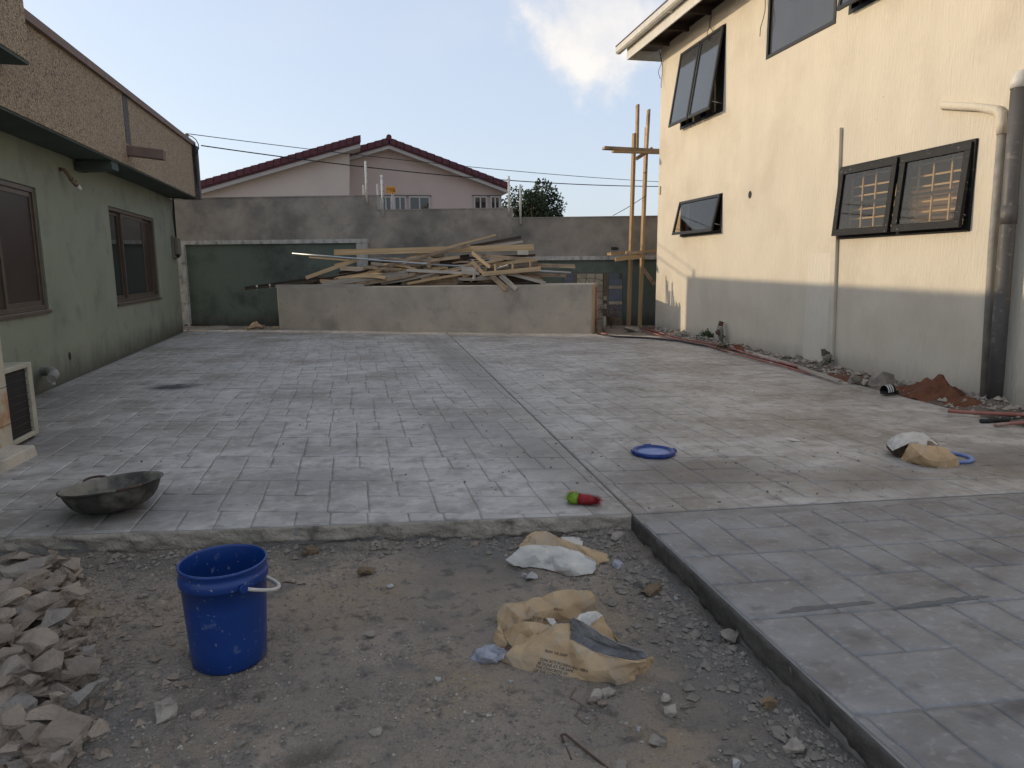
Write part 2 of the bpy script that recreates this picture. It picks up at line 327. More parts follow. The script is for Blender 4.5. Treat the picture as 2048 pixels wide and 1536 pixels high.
M['kraft'] = mat('brown_kraft_paper', (.42,.275,.145), (.48,.34,.195), 7, rough=.75, bump=.5, bscale=14, bdist=.02, c3=(.38,.3,.21), s3=6, p3=(.5,.68))
M['kraft_white'] = mat('pale_paper_liner', (.6,.555,.48), (.48,.445,.39), 8, rough=.75, bump=.5, bscale=14, bdist=.02, c3=(.33,.305,.265), s3=7, p3=(.55,.7))
M['cement_dust'] = mat('cement_dusted_liner', (.2,.195,.188), (.34,.332,.32), 10, rough=.9, bump=.7, bscale=30, stretch=(1,3,1))
M['poly'] = mat('thin_bluish_plastic', (.36,.36,.39), (.28,.28,.31), 16, rough=.3, bump=.9, bscale=28, bdist=.02, c3=(.16,.15,.3), s3=11, p3=(.6,.68))
M['ink'] = mat('dark_print', (.035,.03,.03), rough=.8); M['red_ink'] = mat('faded_red_print', (.17,.05,.035), rough=.8)
M['rust'] = mat('rusty_wire', (.06,.04,.03), (.1,.06,.04), 30, rough=.8)
M['twig'] = mat('dry_twig', (.2,.15,.1), (.15,.11,.08), 20, rough=.9)
M['red_pipe'] = mat('faded_red_conduit', (.3,.095,.075), (.36,.16,.125), 6, rough=.6, c3=(.36,.29,.24), s3=5, p3=(.55,.66))
M['black_pipe'] = mat('black_hose', (.02,.02,.02), (.03,.03,.03), 6, rough=.5)
M['cable'] = mat('black_cable', (.012,.012,.013), rough=.6)
M['orange'] = mat('orange_sign', (.62,.27,.035), rough=.5)
M['wood_lit'] = mat('lit_pine', (.66,.48,.28), (.5,.35,.19), 3, rough=.8, bump=.4, bscale=30, stretch=(.5,6,9), bstretch=(.3,4,5), obj=True, rnd_amt=.12)  # pale pine with the light on the boards put into the tone
M['wood_mid'] = mat('weathered_pine', (.44,.33,.22), (.26,.19,.125), 4, rough=.85, bump=.5, bscale=30, stretch=(.5,6,9), bstretch=(.3,4,5), obj=True, rnd_amt=.2, c3=(.13,.1,.075), s3=3, p3=(.5,.7))
M['wood_grey'] = mat('grey_old_board', (.55,.49,.41), (.36,.32,.27), 4, rough=.88, bump=.5, bscale=30, stretch=(.5,6,9), bstretch=(.3,4,5), obj=True, rnd_amt=.18)
M['wood_dark'] = mat('dark_old_board', (.085,.062,.045), (.05,.038,.029), 4, rough=.88, bump=.5, bscale=30, stretch=(.5,6,9), bstretch=(.3,4,5), obj=True, rnd_amt=.3)
M['wood_post'] = mat('scaffold_pine', (.4,.27,.145), (.3,.2,.105), 3, rough=.85, bump=.4, bscale=30, stretch=(.5,6,9), bstretch=(.3,4,5), obj=True, rnd_amt=.1)
M['steel'] = mat('galvanised_pipe', (.42,.44,.46), (.36,.38,.4), 8, rough=.38, metal=.5)
M['leaf'] = mat('green_leaf', (.035,.062,.02), (.05,.085,.03), 6, rough=.6, rnd_amt=.1)
M['leaf_dark'] = mat('dark_tree_leaf', (.028,.045,.02), (.045,.066,.028), .9, rough=.65)
M['bark'] = mat('bark', (.1,.075,.05), (.07,.05,.035), 6, rough=.95)
M['stone_cream'] = mat('cream_cladding_stone', (.42,.36,.265), (.35,.3,.22), 5, rough=.8, bump=.3, rnd_amt=.15, c3=(.25,.18,.11), s3=3, p3=(.55,.7))
M['tile_blue'] = mat('blue_grey_tile', (.135,.15,.175), (.115,.128,.15), 4, rough=.6, rnd_amt=.15)
M['tile_brown'] = mat('brown_tile', (.2,.145,.09), (.16,.115,.075), 4, rough=.7, rnd_amt=.15)
M['mortar'] = mat('mortar', (.11,.1,.085), rough=.95)
M['marble'] = mat('cream_marble_tile', (.46,.37,.25), (.5,.44,.33), 3, rough=.3, c3=(.4,.2,.08), s3=4.5, p3=(.5,.62), speck=[(6,.58,.66,(.22,.27,.27),.6),(20,.6,.7,(.24,.13,.06),.5)])
M['ac_body'] = mat('aged_cream_metal', (.46,.42,.32), (.38,.34,.26), 7, rough=.55)
M['ac_grille'] = mat('black_coil', (.012,.011,.011), rough=.6)
M['bristle_red'] = mat('red_bristle', (.42,.035,.04), (.25,.025,.03), 40, rough=.7, obj=True); M['bristle_green'] = mat('green_bristle', (.3,.45,.05), (.2,.33,.04), 40, rough=.7, obj=True)
M['pink_plastic'] = mat('salmon_plastic', (.55,.2,.13), rough=.5)
M['rubber'] = mat('black_rubber', (.015,.015,.016), rough=.7)
M['cloth_white'] = mat('white_stripe', (.7,.7,.68), rough=.7)
M['crumb'] = mat('dark_crumbs', (.07,.062,.055), (.13,.12,.105), 30, rough=.95)
M['meter'] = mat('aged_meter_plastic', (.2,.175,.13), (.16,.14,.11), 10, rough=.5)
def glass(name, tint, gl=.12):
    G = bpy.data.materials.new(name); G.use_nodes = True; t = G.node_tree; t.nodes.clear(); n = t.nodes.new; L = t.links.new
    o = n('ShaderNodeOutputMaterial'); tr = n('ShaderNodeBsdfTransparent'); tr.inputs[0].default_value = (*tint, 1); g = n('ShaderNodeBsdfGlossy'); g.inputs['Roughness'].default_value = .03
    lw_ = n('ShaderNodeLayerWeight'); lw_.inputs[0].default_value = .5; pw = n('ShaderNodeMath'); pw.operation = 'POWER'; L(lw_.outputs['Facing'], pw.inputs[0]); pw.inputs[1].default_value = 5
    fr = n('ShaderNodeMath'); fr.operation = 'MULTIPLY_ADD'; L(pw.outputs[0], fr.inputs[0]); fr.inputs[1].default_value = .85; fr.inputs[2].default_value = .05; mx = n('ShaderNodeMixShader'); L(fr.outputs[0], mx.inputs[0]); L(tr.outputs[0], mx.inputs[1]); L(g.outputs[0], mx.inputs[2]); L(mx.outputs[0], o.inputs[0]); return G
M['bronze_glass'] = glass('bronze_tinted_glass', (.86,.79,.68))

# ================================================================== SETTING
def box_obj(name, x0, x1, y0, y1, z0, z1, mt, parent=None): return MB().box(x0,x1,y0,y1,z0,z1).build(name, mt, parent)
# far ground sheet
g = MB().add([(-900,-900,-.24),(900,-900,-.24),(900,900,-.24),(-900,900,-.24)], [(0,1,2,3)]).build('ground', M['dirt'], loc=(0,0,-.24)); tag(g, kind='structure', label='bare brown ground around and beyond the yard')

# --- paving
def clip(poly, edge_pts):
    out = list(poly)
    n = len(edge_pts)
    for i in range(n):
        a, b = edge_pts[i], edge_pts[(i+1) % n]; res = []
        inside = lambda p: (b[0]-a[0])*(p[1]-a[1])-(b[1]-a[1])*(p[0]-a[0]) >= 0
        for j in range(len(out)):
            p, q = out[j], out[(j+1) % len(out)]
            ip, iq = inside(p), inside(q)
            if ip: res.append(p)
            if ip != iq:
                d1 = (b[0]-a[0])*(p[1]-a[1])-(b[1]-a[1])*(p[0]-a[0]); d2 = (b[0]-a[0])*(q[1]-a[1])-(b[1]-a[1])*(q[0]-a[0]); t = d1/(d1-d2)
                res.append((p[0]+(q[0]-p[0])*t, p[1]+(q[1]-p[1])*t))
        out = res
        if len(out) < 3: return []
    return out
def area(p): return sum(p[i][0]*p[(i+1) % len(p)][1]-p[(i+1) % len(p)][0]*p[i][1] for i in range(len(p)))/2
def inset(poly, d):
    p = [q for i, q in enumerate(poly) if (Vector(q)-Vector(poly[i-1])).length > .012]
    n = len(p); out = []
    if n < 3: return []
    for i in range(n):
        a, b, c = Vector(p[i-1]), Vector(p[i]), Vector(p[(i+1) % n])
        e1 = (b-a).normalized(); e2 = (c-b).normalized(); n1 = Vector((-e1.y, e1.x)); n2 = Vector((-e2.y, e2.x))
        k = 1+n1.dot(n2)
        if k < .25: return []
        q = b+(n1+n2)*(d/k); out.append((q.x, q.y))
    if area(out) < .25*area(poly): return []
    return out
def paver(mb, poly, rn, gap):
    p = inset(poly, gap/2)
    if not p or area(p) < .0008: return False
    pts = []
    for i in range(len(p)):
        a, b = Vector(p[i]), Vector(p[(i+1) % len(p)]); l = (b-a).length; k = max(1, int(l/.13)); nrm = Vector((-(b-a).y, (b-a).x)).normalized()
        for j in range(k):
            q = a.lerp(b, j/k)
            if j: q += nrm*rn.uniform(-.0035, .0035)
            pts.append(q)
    cx = sum(q.x for q in pts)/len(pts); cy = sum(q.y for q in pts)/len(pts)
    tx, ty, h = rn.uniform(-.003, .003), rn.uniform(-.003, .003), rn.uniform(-.0012, .0012)
    n = len(pts); vs = [(q.x, q.y, -.007) for q in pts]
    for q in pts:
        d = Vector((cx-q.x, cy-q.y)); l = d.length; d = d/l*min(.004, l*.3)
        vs.append((q.x+d.x*.35, q.y+d.y*.35, -.0022+h))
    for q in pts:
        d = Vector((cx-q.x, cy-q.y)); l = d.length; d = d/l*min(.02, l*.3)
        vs.append((q.x+d.x, q.y+d.y, h+tx*(q.x-cx)+ty*(q.y-cy)))
    fs = []
    for r in (0, 1):
        for i in range(n):
            i2 = (i+1) % n; fs.append((r*n+i, r*n+i2, (r+1)*n+i2, (r+1)*n+i))
    b = len(mb.v); mb.add(vs, fs, True); mb.add([], []); mb.f.append([b+2*n+i for i in range(n)]); mb.sm.append(False)
    return (cx, cy)
def paving(label, outline, skew, phase_u, phase_v, mt, module=.655, cellmargin=.005, gap=.0026, order=None):
    """ashlar pattern: one tall stone, then two squares over one wide stone, rows shifted"""
    rn = random.Random(hash(label) % 1000 if False else len(label))
    mb = MB(); n = len(outline)
    top = [(x, y, -.0048) for x, y in outline]; bot = [(x, y, -.2) for x, y in outline]
    mb.add(top+bot, [list(range(n)), list(range(2*n-1, n-1, -1))]+[(i, i+n, (i+1) % n+n, (i+1) % n) for i in range(n)])
    ob = mb.build('concrete_paving', M['joint'], loc=(sum(p[0] for p in outline)/n, sum(p[1] for p in outline)/n, -.2)); tag(ob, label, kind='structure')
    mid = (Vector((sum(p[0] for p in outline)/n, sum(p[1] for p in outline)/n)))
    edge = inset(outline, cellmargin); k = math.tan(skew)
    us = [p[0] for p in outline]; vv = [p[1]-k*p[0] for p in outline]; cells = []
    r0 = int((min(vv)-phase_v)/module)-2; r1 = int((max(vv)-phase_v)/module)+2
    for r in range(r0, r1):
        v0 = phase_v+r*module; sh = phase_u-(r*.235) % module
        for c in range(int((min(us)-sh)/module)-2, int((max(us)-sh)/module)+2):
            u0 = sh+c*module; a = .245+rn.uniform(-.006,.006); b = a+.2+rn.uniform(-.01,.01); h = module/2+rn.uniform(-.008,.008)
            for (x0, x1, y0, y1) in ((0,a,0,module),(a,module,0,h),(a,b,h,module),(b,module,h,module)):
                q = [(u0+x0, v0+y0), (u0+x1, v0+y0), (u0+x1, v0+y1), (u0+x0, v0+y1)]
                q = clip([(u, v+k*u) for u, v in q], edge)
                if len(q) > 2 and area(q) > .001: cells.append(q)
    def vis(q):
        cx = sum(p[0] for p in q)/len(q); cy = sum(p[1] for p in q)/len(q); v = Vector((cx, cy, 0))-CAM; dz = v.dot(fw)
        if dz < .4: return -1
        px = 1024+F*v.dot(RT)/dz; py = 768+F*v.dot(DN)/dz
        inn = -150 < px < 2200 and -100 < py < 1700
        return (1 if inn else .001)*area(q)/dz**3
    cells.sort(key=vis, reverse=True)
    rest = MB(); cnt = 0
    for q in cells:
        if vis(q) < 0: continue
        if cnt < 300:
            one = MB()
            c = paver(one, q, rn, gap)
            if c:
                one.build('paving_stone', mt, ob); cnt += 1
        else: paver(rest, q, rn, gap)
    if rest.v: tag(rest.build('paving_stones', mt, ob), kind='stuff')
    return ob
JX0, JY0 = 1.57, 3.79; JX1, JY1 = 2.07, 16.36
SL = [(-4.2,4.55),(-1.96,4.27),(.39,4.01),(JX0,JY0),(1.72,7.54),(JX1,JY1),(-1.76,17.93),(-3.95,18.35),(-3.72,9.0),(-3.66,6.9)]
SL = [(-3.62,4.50),(JX0,JY0),(JX1,JY1),(-1.76,17.93),(-3.96,18.32),(-3.70,8.9)]
paving('grey stamped concrete paving left of the long joint', SL, R(-15), -.44, 4.855, M['pave'])
SR = [(JX0+.008,JY0),(5.0,3.50),(5.8,4.75),(6.01,7.62),(6.44,13.72),(5.15,14.76),(JX1+.008,JY1)]
paving('pale stamped concrete paving right of the long joint', SR, R(-11), .12, 4.92-.655+.42, M['pave'])
SN = [(1.49,.2),(7.0,.2),(7.0,3.40),(5.0,3.49),(JX0,JY0-.012)]
paving('fresh dark stamped concrete paving in the near right', SN, R(-4.83), 1.54, 3.911-.655*3, M['pave_new'], gap=.005)
# ragged front face of the left paving
def wall_strip(name, pts, z0, z1, amp, mt, nseg, nz_, label, outn, over=.012):
    mb = MB(); vs = []; fs = []
    for i in range(nseg+1):
        t = i/nseg*(len(pts)-1); k = min(int(t), len(pts)-2); p = Vector(pts[k]).lerp(Vector(pts[k+1]), t-k)
        for j in range(nz_+1):
            f = j/nz_; z = z1+(z0-z1)*f
            rag = fbm(p.x*3+p.y*3, z*9, 2.2)*amp + (abs(nzv(p.x+p.y, z*2, 1.3, 9)))*amp*.6+fbm(p.x+p.y, z, 14)*amp*.7
            und = -(amp*1.6)*(1 if f > .48+.2*nzv(p.x*1.3+p.y, 5.1, 0, 2.6)+.12*nzv(p.x+p.y, 1.1, 0, 9) and f < .8 else 0)*(nzv(p.x+p.y,7.7,0,1.6) > -.25)
            o = over*(1-.5*f)+ (rag+und)*(0 if j == 0 else 1)
            vs.append((p.x+outn[0]*o, p.y+outn[1]*o, z+(.004 if j == 0 else 0)*0+ (nzv(p.x*6, 2.2)*.004 if j == 1 else 0)))
    for i in range(nseg):
        for j in range(nz_): fs.append((i*(nz_+1)+j, i*(nz_+1)+j+1, (i+1)*(nz_+1)+j+1, (i+1)*(nz_+1)+j))
    # top lip back to slab
    b = len(vs)
    for i in range(nseg+1):
        v = vs[i*(nz_+1)]; vs.append((v[0]-outn[0]*.05, v[1]-outn[1]*.05, v[2]+.001))
    for i in range(nseg): fs.append((b+i, i*(nz_+1), (i+1)*(nz_+1), b+i+1))
    o = mb.add(vs, fs, True).build(name, mt); tag(o, label, kind='structure'); return o
wall_strip('paving_edge', [(-3.62,4.50),(JX0-.01,JY0)], -.22, -.006, .017, M['lip'], 420, 16, 'broken front edge of the left paving', (-.135,-.99))
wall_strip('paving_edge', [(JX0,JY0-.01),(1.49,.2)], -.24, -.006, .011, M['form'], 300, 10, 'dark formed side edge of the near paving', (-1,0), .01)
# pale cement border along the planter
for i, (a, b, wd) in enumerate((((-3.4,18.22),(-1.76,17.93),.1),((-1.76,17.93),(2.07,16.36),.12),((2.07,16.36),(5.1,14.76),.1))):
    a, b = Vector((*a, 0)), Vector((*b, 0)); n_ = Vector((-.42,-.9,0)); n2 = n_*wd
    o = MB().hexa([a+n2-Vector((0,0,.01)), b+n2-Vector((0,0,.01)), b-Vector((0,0,.01)), a-Vector((0,0,.01)), a+n2*.9+Vector((0,0,.004+.0006*i)), b+n2*.9+Vector((0,0,.004+.0006*i)), b+Vector((0,0,.012+.0006*i)), a+Vector((0,0,.012+.0006*i))]).build('cement_border', M['cement'])
    tag(o, ['thin pale cement border below the green wall gap','pale cement border at the foot of the planter, left half','pale cement border at the foot of the planter, right half'][i], kind='structure')
# torn joint in the near paving
def scar(pts, zt, mt, label, name='cement_smear'):
    ce = Vector((sum(p[0] for p in pts)/len(pts), sum(p[1] for p in pts)/len(pts))); n = len(pts)
    vs = [(p[0], p[1], -.006) for p in pts]+[(p[0]+(ce.x-p[0])*.12, p[1]+(ce.y-p[1])*.25, zt) for p in pts]
    mb = MB().add(vs, [list(range(n, 2*n))]+[(i, (i+1) % n, (i+1) % n+n, i+n) for i in range(n)])
    return tag(mb.build(name, mt), label, kind='structure')
def smear(x0, x1, y, ys, wd, lbl, mt):
    rn = random.Random(int(x0*100)); top = []; bot = []
    k = 14
    for i in range(k+1):
        t = i/k; x = x0+(x1-x0)*t; e = math.sin(math.pi*min(1, max(0, t)))**.4
        top.append((x, y+ys*t+wd*e*rn.uniform(.5, 1.1))); bot.append((x, y+ys*t-wd*e*rn.uniform(.1, .3)))
    scar(bot+top[::-1], .0032, mt, lbl)
M['smear'] = mat('trowelled_cement_smear', (.15,.145,.135), (.115,.11,.104), 12, rough=.7, bump=.5, bscale=30)
smear(1.66, 2.19, 2.487, -.012, .05, 'grey trowelled cement smear across the near paving joint, left piece', M['smear'])
smear(2.17, 2.72, 2.41, -.005, .045, 'grey trowelled cement smear across the near paving joint, right piece', M['smear'])

# --- dirt in the foreground
def dirt_h(x, y):
    z = -.135+.018*fbm(x, y, 1.3)+.010*fbm(x+5, y, 5, 5)+.0045*nzv(x, y, .5, 31)
    # ridge of mortar crumbs at the foot of the front edge and by the side edge
    fy = 4.50+(x+3.62)*(3.79-4.50)/5.19; d = fy-y
    z += .03*math.exp(-(d-.05)**2/.012)*(1+.8*fbm(x, y, 6))
    ex = 1.5-x; z += .028*math.exp(-(ex-.12)**2/.03)*(.9+1.2*fbm(x, y+3, 5))
    # dried crust with a scalloped rim
    cu = .98+.10*math.sin(y*4.1+.6)+.05*math.sin(y*9+1); 
    z += .011*(1/(1+math.exp(-(cu-x)*90)))*(1 if y < 2.9 else max(0, 1-(y-2.9)*6))
    for (cx, cy, rr, a0, a1, hgt) in ((.1,1.5,.42,.4,2.6,.010),(-.35,2.35,.33,1.2,3.6,.007),(.55,1.55,.36,-.6,1.7,.009),(.15,1.9,.62,.5,1.9,.007)):
        dx, dy = x-cx, y-cy; r = math.hypot(dx, dy)-rr
        if abs(r) < .05:
            an = math.atan2(dy, dx)
            if a0 < an < a1 or a0 < an+6.28 < a1: z += hgt*math.exp(-(r/.012)**2)-hgt*.7*math.exp(-((r+.022)/.014)**2)
    z -= .02*math.exp(-(((x+.22)/.1)**2+((y-2.2)/.06)**2))
    # rubble heap swelling on the left
    z += .05*math.exp(-(((x+1.75)/.45)**2+((y-2.9)/.8)**2))
    return z
vs = []; fs = []; nx, ny = 250, 170; X0, X1, Y0, Y1 = -3.6, 1.62, .9, 4.52
for j in range(ny+1):
    for i in range(nx+1):
        x = X0+(X1-X0)*i/nx; y = Y0+(Y1-Y0)*j/ny; vs.append((x, y, dirt_h(x, y)))
for j in range(ny):
    for i in range(nx): a = j*(nx+1)+i; fs.append((a, a+1, a+nx+2, a+nx+1))
tag(MB().add(vs, fs, True).build('dirt_floor', M['dirt'], loc=(-1,2.7,-.14)), 'bare cement-stained dirt in the foreground', kind='structure')
# gravel: uncountable
def scatter_bits(name, n, fn, smin, smax, mt, label, cat):
    mb = MB(); rn = random.Random(n)
    base = [(1,0,0),(-1,0,0),(0,1,0),(0,-1,0),(0,0,1),(0,0,-.6)]; ff = [(0,2,4),(2,1,4),(1,3,4),(3,0,4),(2,0,5),(1,2,5),(3,1,5),(0,3,5)]
    for i in range(n):
        x, y, z = fn(rn)
        s = smin*(smax/smin)**(rn.random()**2.2); a = rn.uniform(0, 6.28); ca, sa = math.cos(a), math.sin(a); q = []
        for b in base:
            u = Vector(b)*s*rn.uniform(.6, 1.2); q.append((x+u.x*ca-u.y*sa, y+u.x*sa+u.y*ca, z+u.z*.7+s*.15))
        mb.add(q, ff)
    return tag(mb.build(name, mt, loc=(0,0,0)), label, cat, kind='stuff')
def gr(rn):
    while True:
        y = .9+3.4*rn.random()**1.3; x = rn.uniform(-2.6, 1.5)
        d = fbm(x, y, 1.7, 3)+.45*math.exp(-((1.5-x)/.3)**2)+.3*math.exp(-((x+1.2)/.4)**2)
        if rn.random() < .35+d*.9 and y < 4.5+(x+3.62)*(3.79-4.50)/5.19-.02: return x, y, dirt_h(x, y)
scatter_bits('gravel', 34000, gr, .0022, .012, M['gravel'], 'loose gravel and crumbs strewn over the foreground dirt', 'gravel')
scatter_bits('gravel', 1500, gr, .007, .018, M['rock'], 'larger pebbles strewn over the foreground dirt', 'gravel')
M['chip'] = mat('pale_chip', (.42,.36,.285), (.3,.26,.21), 20, rough=.95)
scatter_bits('pale_chips', 2600, gr, .003, .010, M['chip'], 'pale grit flecks strewn over the foreground dirt', 'gravel')
def gr2(rn):
    if rn.random() < .6: y = rn.uniform(1.2,3.75); x = 1.5-abs(rn.gauss(0,.16))-.03
    else: x = rn.uniform(-2.2,1.45); y = 4.5+(x+3.62)*(3.79-4.50)/5.19-.05-abs(rn.gauss(0,.09))
    return x, y, dirt_h(x, y)
scatter_bits('mortar_crumbs', 1500, gr2, .007, .032, M['rock'], 'grey mortar crumbs banked along the paving edges', 'debris')
def cr_(rn):
    a = rn.random()
    if a < .35: x, y = rn.gauss(3.0,.9), rn.gauss(4.25,.4)
    elif a < .6: x, y = rn.gauss(1.3,.5), rn.gauss(5.3,1.0)
    else: x, y = rn.uniform(-2.3,5.2), rn.uniform(4.3,11)
    if y < 4.2 and x < 1.6: y += .7
    return x, max(y, 3.85), .001
scatter_bits('crumbs', 700, cr_, .002, .013, M['crumb'], 'dark mortar crumbs scattered on the paving', 'debris')

# --- strip of dirt at the foot of the right house, and behind / beside the planter
def edge_x(y):
    pts = [(5.5,3.0),(5.8,4.75),(6.01,7.62),(6.44,13.72)]
    for (x0,y0),(x1,y1) in zip(pts, pts[1:]):
        if y <= y1: return x0+(x1-x0)*(y-y0)/(y1-y0)
    return 6.44+.1*(y-13.72)
def strip_h(y, t): return -.012+.07*math.sin(math.pi*min(1,t*.9+.08))*(.7+.9*fbm(t*.7, y, 2.2))+.035*t+.02*fbm(t, y, 7)
vs = []; fs = []; NY, NT = 220, 14
for j in range(NY+1):
    y = 3.6+(15.9-3.6)*j/NY; xa = edge_x(y)-.01; xb = RW(y, 0).x+.02
    for i in range(NT+1): t = i/NT; vs.append((xa+(xb-xa)*t, y, strip_h(y, t) if t > 0 else -.06))
for j in range(NY):
    for i in range(NT): a = j*(NT+1)+i; fs.append((a, a+1, a+NT+2, a+NT+1))
tag(MB().add(vs, fs, True).build('dirt_strip', M['dirt_strip'], loc=(6.3,9,0)), 'lumpy dirt strip at the foot of the cream house', kind='structure')
vs = []; fs = []; NX, NY = 60, 24
for j in range(NY+1):
    for i in range(NX+1):
        x = -4.6+(12.2)*i/NX; yf = 18.3 if x < -1.7 else (17.95-.47*(x+1.76) if x < 5.1 else 14.72-.75*(x-5.1)); yb = 21.2-.3057*(x+4.3)
        t = j/NY; vs.append((x, yf+(yb-yf)*t, -.02+.02*fbm(x, t*4, 2.5)+.01*t))
for j in range(NY):
    for i in range(NX): a = j*(NX+1)+i; fs.append((a, a+1, a+NX+2, a+NX+1))
tag(MB().add(vs, fs, True).build('dirt_verge', M['dirt'], loc=(1,17.5,0)), 'dirt verge between the planter and the boundary wall', kind='structure')

# ================================================================== BUILDINGS
def wall_openings(fn, s0, s1, z0, z1, openings, depth, step=None):
    """flat wall sheet in (along, up) with rectangular openings and reveals"""
    ss = sorted({s0, s1, *[a for o in openings for a in o[:2]]}); zs = sorted({z0, z1, *[a for o in openings for a in o[2:4]]})
    mb = MB(); inop = lambda s, z: any(o[0] < s < o[1] and o[2] < z < o[3] for o in openings)
    for a, b in zip(ss, ss[1:]):
        for c, d in zip(zs, zs[1:]):
            if not inop((a+b)/2, (c+d)/2): mb.add([fn(a,c,0), fn(b,c,0), fn(b,d,0), fn(a,d,0)], [(0,1,2,3)])
    for (a, b, c, d) in [o[:4] for o in openings]:
        q = [(a,c),(b,c),(b,d),(a,d)]
        for i in range(4):
            p, r = q[i], q[(i+1) % 4]; mb.add([fn(*p,0), fn(*r,0), fn(*r,-depth), fn(*p,-depth)], [(0,1,2,3)])
    return mb
def rect_frame(mb, fn, s0, s1, z0, z1, wd, o0, o1):
    mb.lbox(fn, s0, s1, z1-wd, z1, o0, o1); mb.lbox(fn, s0, s1, z0, z0+wd, o0, o1); mb.lbox(fn, s0, s0+wd, z0+wd, z1-wd, o0, o1); mb.lbox(fn, s1-wd, s1, z0+wd, z1-wd, o0, o1); return mb

# ---------------- left: green house
gh = thing('green_house', (-6.5,10,0), 'single storey sage green house with brown pebbledash parapet', 'house')
W2 = (13.1,16.25,.9,2.5); W1 = (7.55,10.08,.97,2.46)
wl = wall_openings(LW, 2.0, 18.37, -.2, 3.06, [W1, W2], .16)
wl.add([LW(18.37,-.2), LW(18.37,-.2,-8), LW(18.37,3.06,-8), LW(18.37,3.06)], [(0,1,2,3)])
wl.add([LW(2,-.2), LW(2,-.2,-8), LW(2,3.06,-8), LW(2,3.06)], [(3,2,1,0)])
wl.build('wall', M['green'], gh)
OV = .53
def fz(s): return 2.99+(s-8)*.0125      # underside of the parapet
def ft(s): return 4.09+(s-8.7)*.030     # its top
def prism(mb, s0, s1, za, zb, o0, o1, fn=LW):
    return mb.hexa([fn(s0,za(s0),o0), fn(s1,za(s1),o0), fn(s1,za(s1),o1), fn(s0,za(s0),o1), fn(s0,zb(s0),o0), fn(s1,zb(s1),o0), fn(s1,zb(s1),o1), fn(s0,zb(s0),o1)])
FE = 18.42
prism(MB(), 2.0, FE, lambda s: fz(s)+.004, lambda s: ft(s)-.1, -8, OV).build('parapet', M['pebble'], gh)
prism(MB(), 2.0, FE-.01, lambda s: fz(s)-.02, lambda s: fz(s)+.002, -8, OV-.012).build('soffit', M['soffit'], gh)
prism(MB(), 2.0, FE+.05, lambda s: ft(s)-.098, lambda s: ft(s), -.3, OV+.05).build('coping', M['coping'], gh)
prism(MB(), FE-.2, FE+.03, lambda s: fz(s)-.04, lambda s: ft(s)-.1, OV-.3, OV+.10).build('end_post', M['pebble_dark'], gh)
prism(MB(), 12.38, 12.66, lambda s: fz(s)+.34, lambda s: ft(s)-.1, OV-.02, OV+.006).build('dark_strip', M['pebble_dark'], gh)
sp = MB(); p0 = LW(12.45, 3.28, OV-.05); p1 = LW(12.45, 3.22, OV+.52)
sp.beam(p0, p1, .15, .17); bevel(sp.build('rain_spout', M['coping'], gh), .012)
MB().beam(LW(11.75,2.93,.02), LW(11.75,2.96,OV-.03), .13, .3).build('soffit_beam', M['soffit'], gh)
# canopy of the porch at the near end
XP = -2.86; pc = at_x(60,127,XP); Yp, zp = pc.y, pc.z
box_obj('porch_canopy', -5.2, XP, 3.4, Yp, zp+.012, zp+1.02, M['pebble'], gh)
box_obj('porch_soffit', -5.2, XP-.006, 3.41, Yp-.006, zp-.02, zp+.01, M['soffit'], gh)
pe = at_x(54,20,XP)
rb = box_obj('porch_roof_edge', -5.4, XP+.06, 3.3, Yp+.14, zp+1.022, zp+1.2, M['brown_panel'], gh)
# windows
def slider(s0, s1, z0, z1, cuts, kinds, name='window'):
    fr = MB(); rect_frame(fr, LW, s0+.002, s1-.002, z0+.002, z1-.002, .06, -.14, -.02)
    fr.lbox(LW, s0-.02, s1+.02, z0-.045, z0-.003, -.05, .03)
    f = bevel(fr.build(name, M['brown_alu'], gh), .004)
    for i, (a, b) in enumerate(zip(cuts, cuts[1:])):
        o = -.06 if i % 2 else -.1
        sb = MB(); rect_frame(sb, LW, a, b, z0+.064, z1-.064, .055, o-.016, o+.016)
        sb.build('sash', M['brown_alu'], f)
        MB().lbox(LW, a+.056, b-.056, z0+.121, z1-.121, o-.004, o+.004).build('pane', M['brown_panel'] if kinds[i] else M['dark_glass'], f)
    MB().lbox(LW, s0, s1, z0, z1, -.62, -.6).build('curtain', M['brown_panel'], f)
slider(*W2, [13.16, 13.95, 15.45, 16.19], [0, 0, 1]); slider(*W1, [7.62, 8.98, 10.02], [0, 1])
# fittings on the wall
def outlet(s, z):
    c = LW(s, z, .002); mb = MB(); a = [LW(s+.05*math.cos(t*.7854), z+.06*math.sin(t*.7854), .004) for t in range(8)]
    mb.add(a, [list(range(8))]); mb.build('wall_hole', M['rubber'], gh)
outlet(10.62, .31)
t = thing('capped_conduit', LW(11.2,2.62,0), 'bent corroded conduit stub on the green wall below the soffit', 'pipe')
MB().tube([LW(11.0,2.80,0), LW(11.0,2.80,.05), LW(11.03,2.74,.09), LW(11.08,2.66,.12), LW(11.16,2.60,.15)], .026, 10).build('pipe', M['twig'], t)
for k in (0,.05): MB().tube([LW(11.06+k,2.69-k*.7,.11+k*.3), LW(11.085+k,2.67-k*.7,.12+k*.3)], .036, 10).build('collar', M['tile_brown'], t)
MB().tube([LW(11.15,2.61,.147), LW(11.2,2.565,.165), LW(11.215,2.555,.17)], [.035,.03,.014], 10).build('cap', M['white_pvc'], t)
t = thing('drain_stub', LW(9.45,.24,0), 'mortar-caked white drain stub low on the green wall', 'pipe')
MB().tube([LW(9.62,.25,-.02), LW(9.6,.25,.03), LW(9.55,.245,.12), LW(9.42,.23,.2), LW(9.2,.2,.24)], [.07,.062,.06,.062,.05], 12).build('pipe', M['grey_pvc'], t)
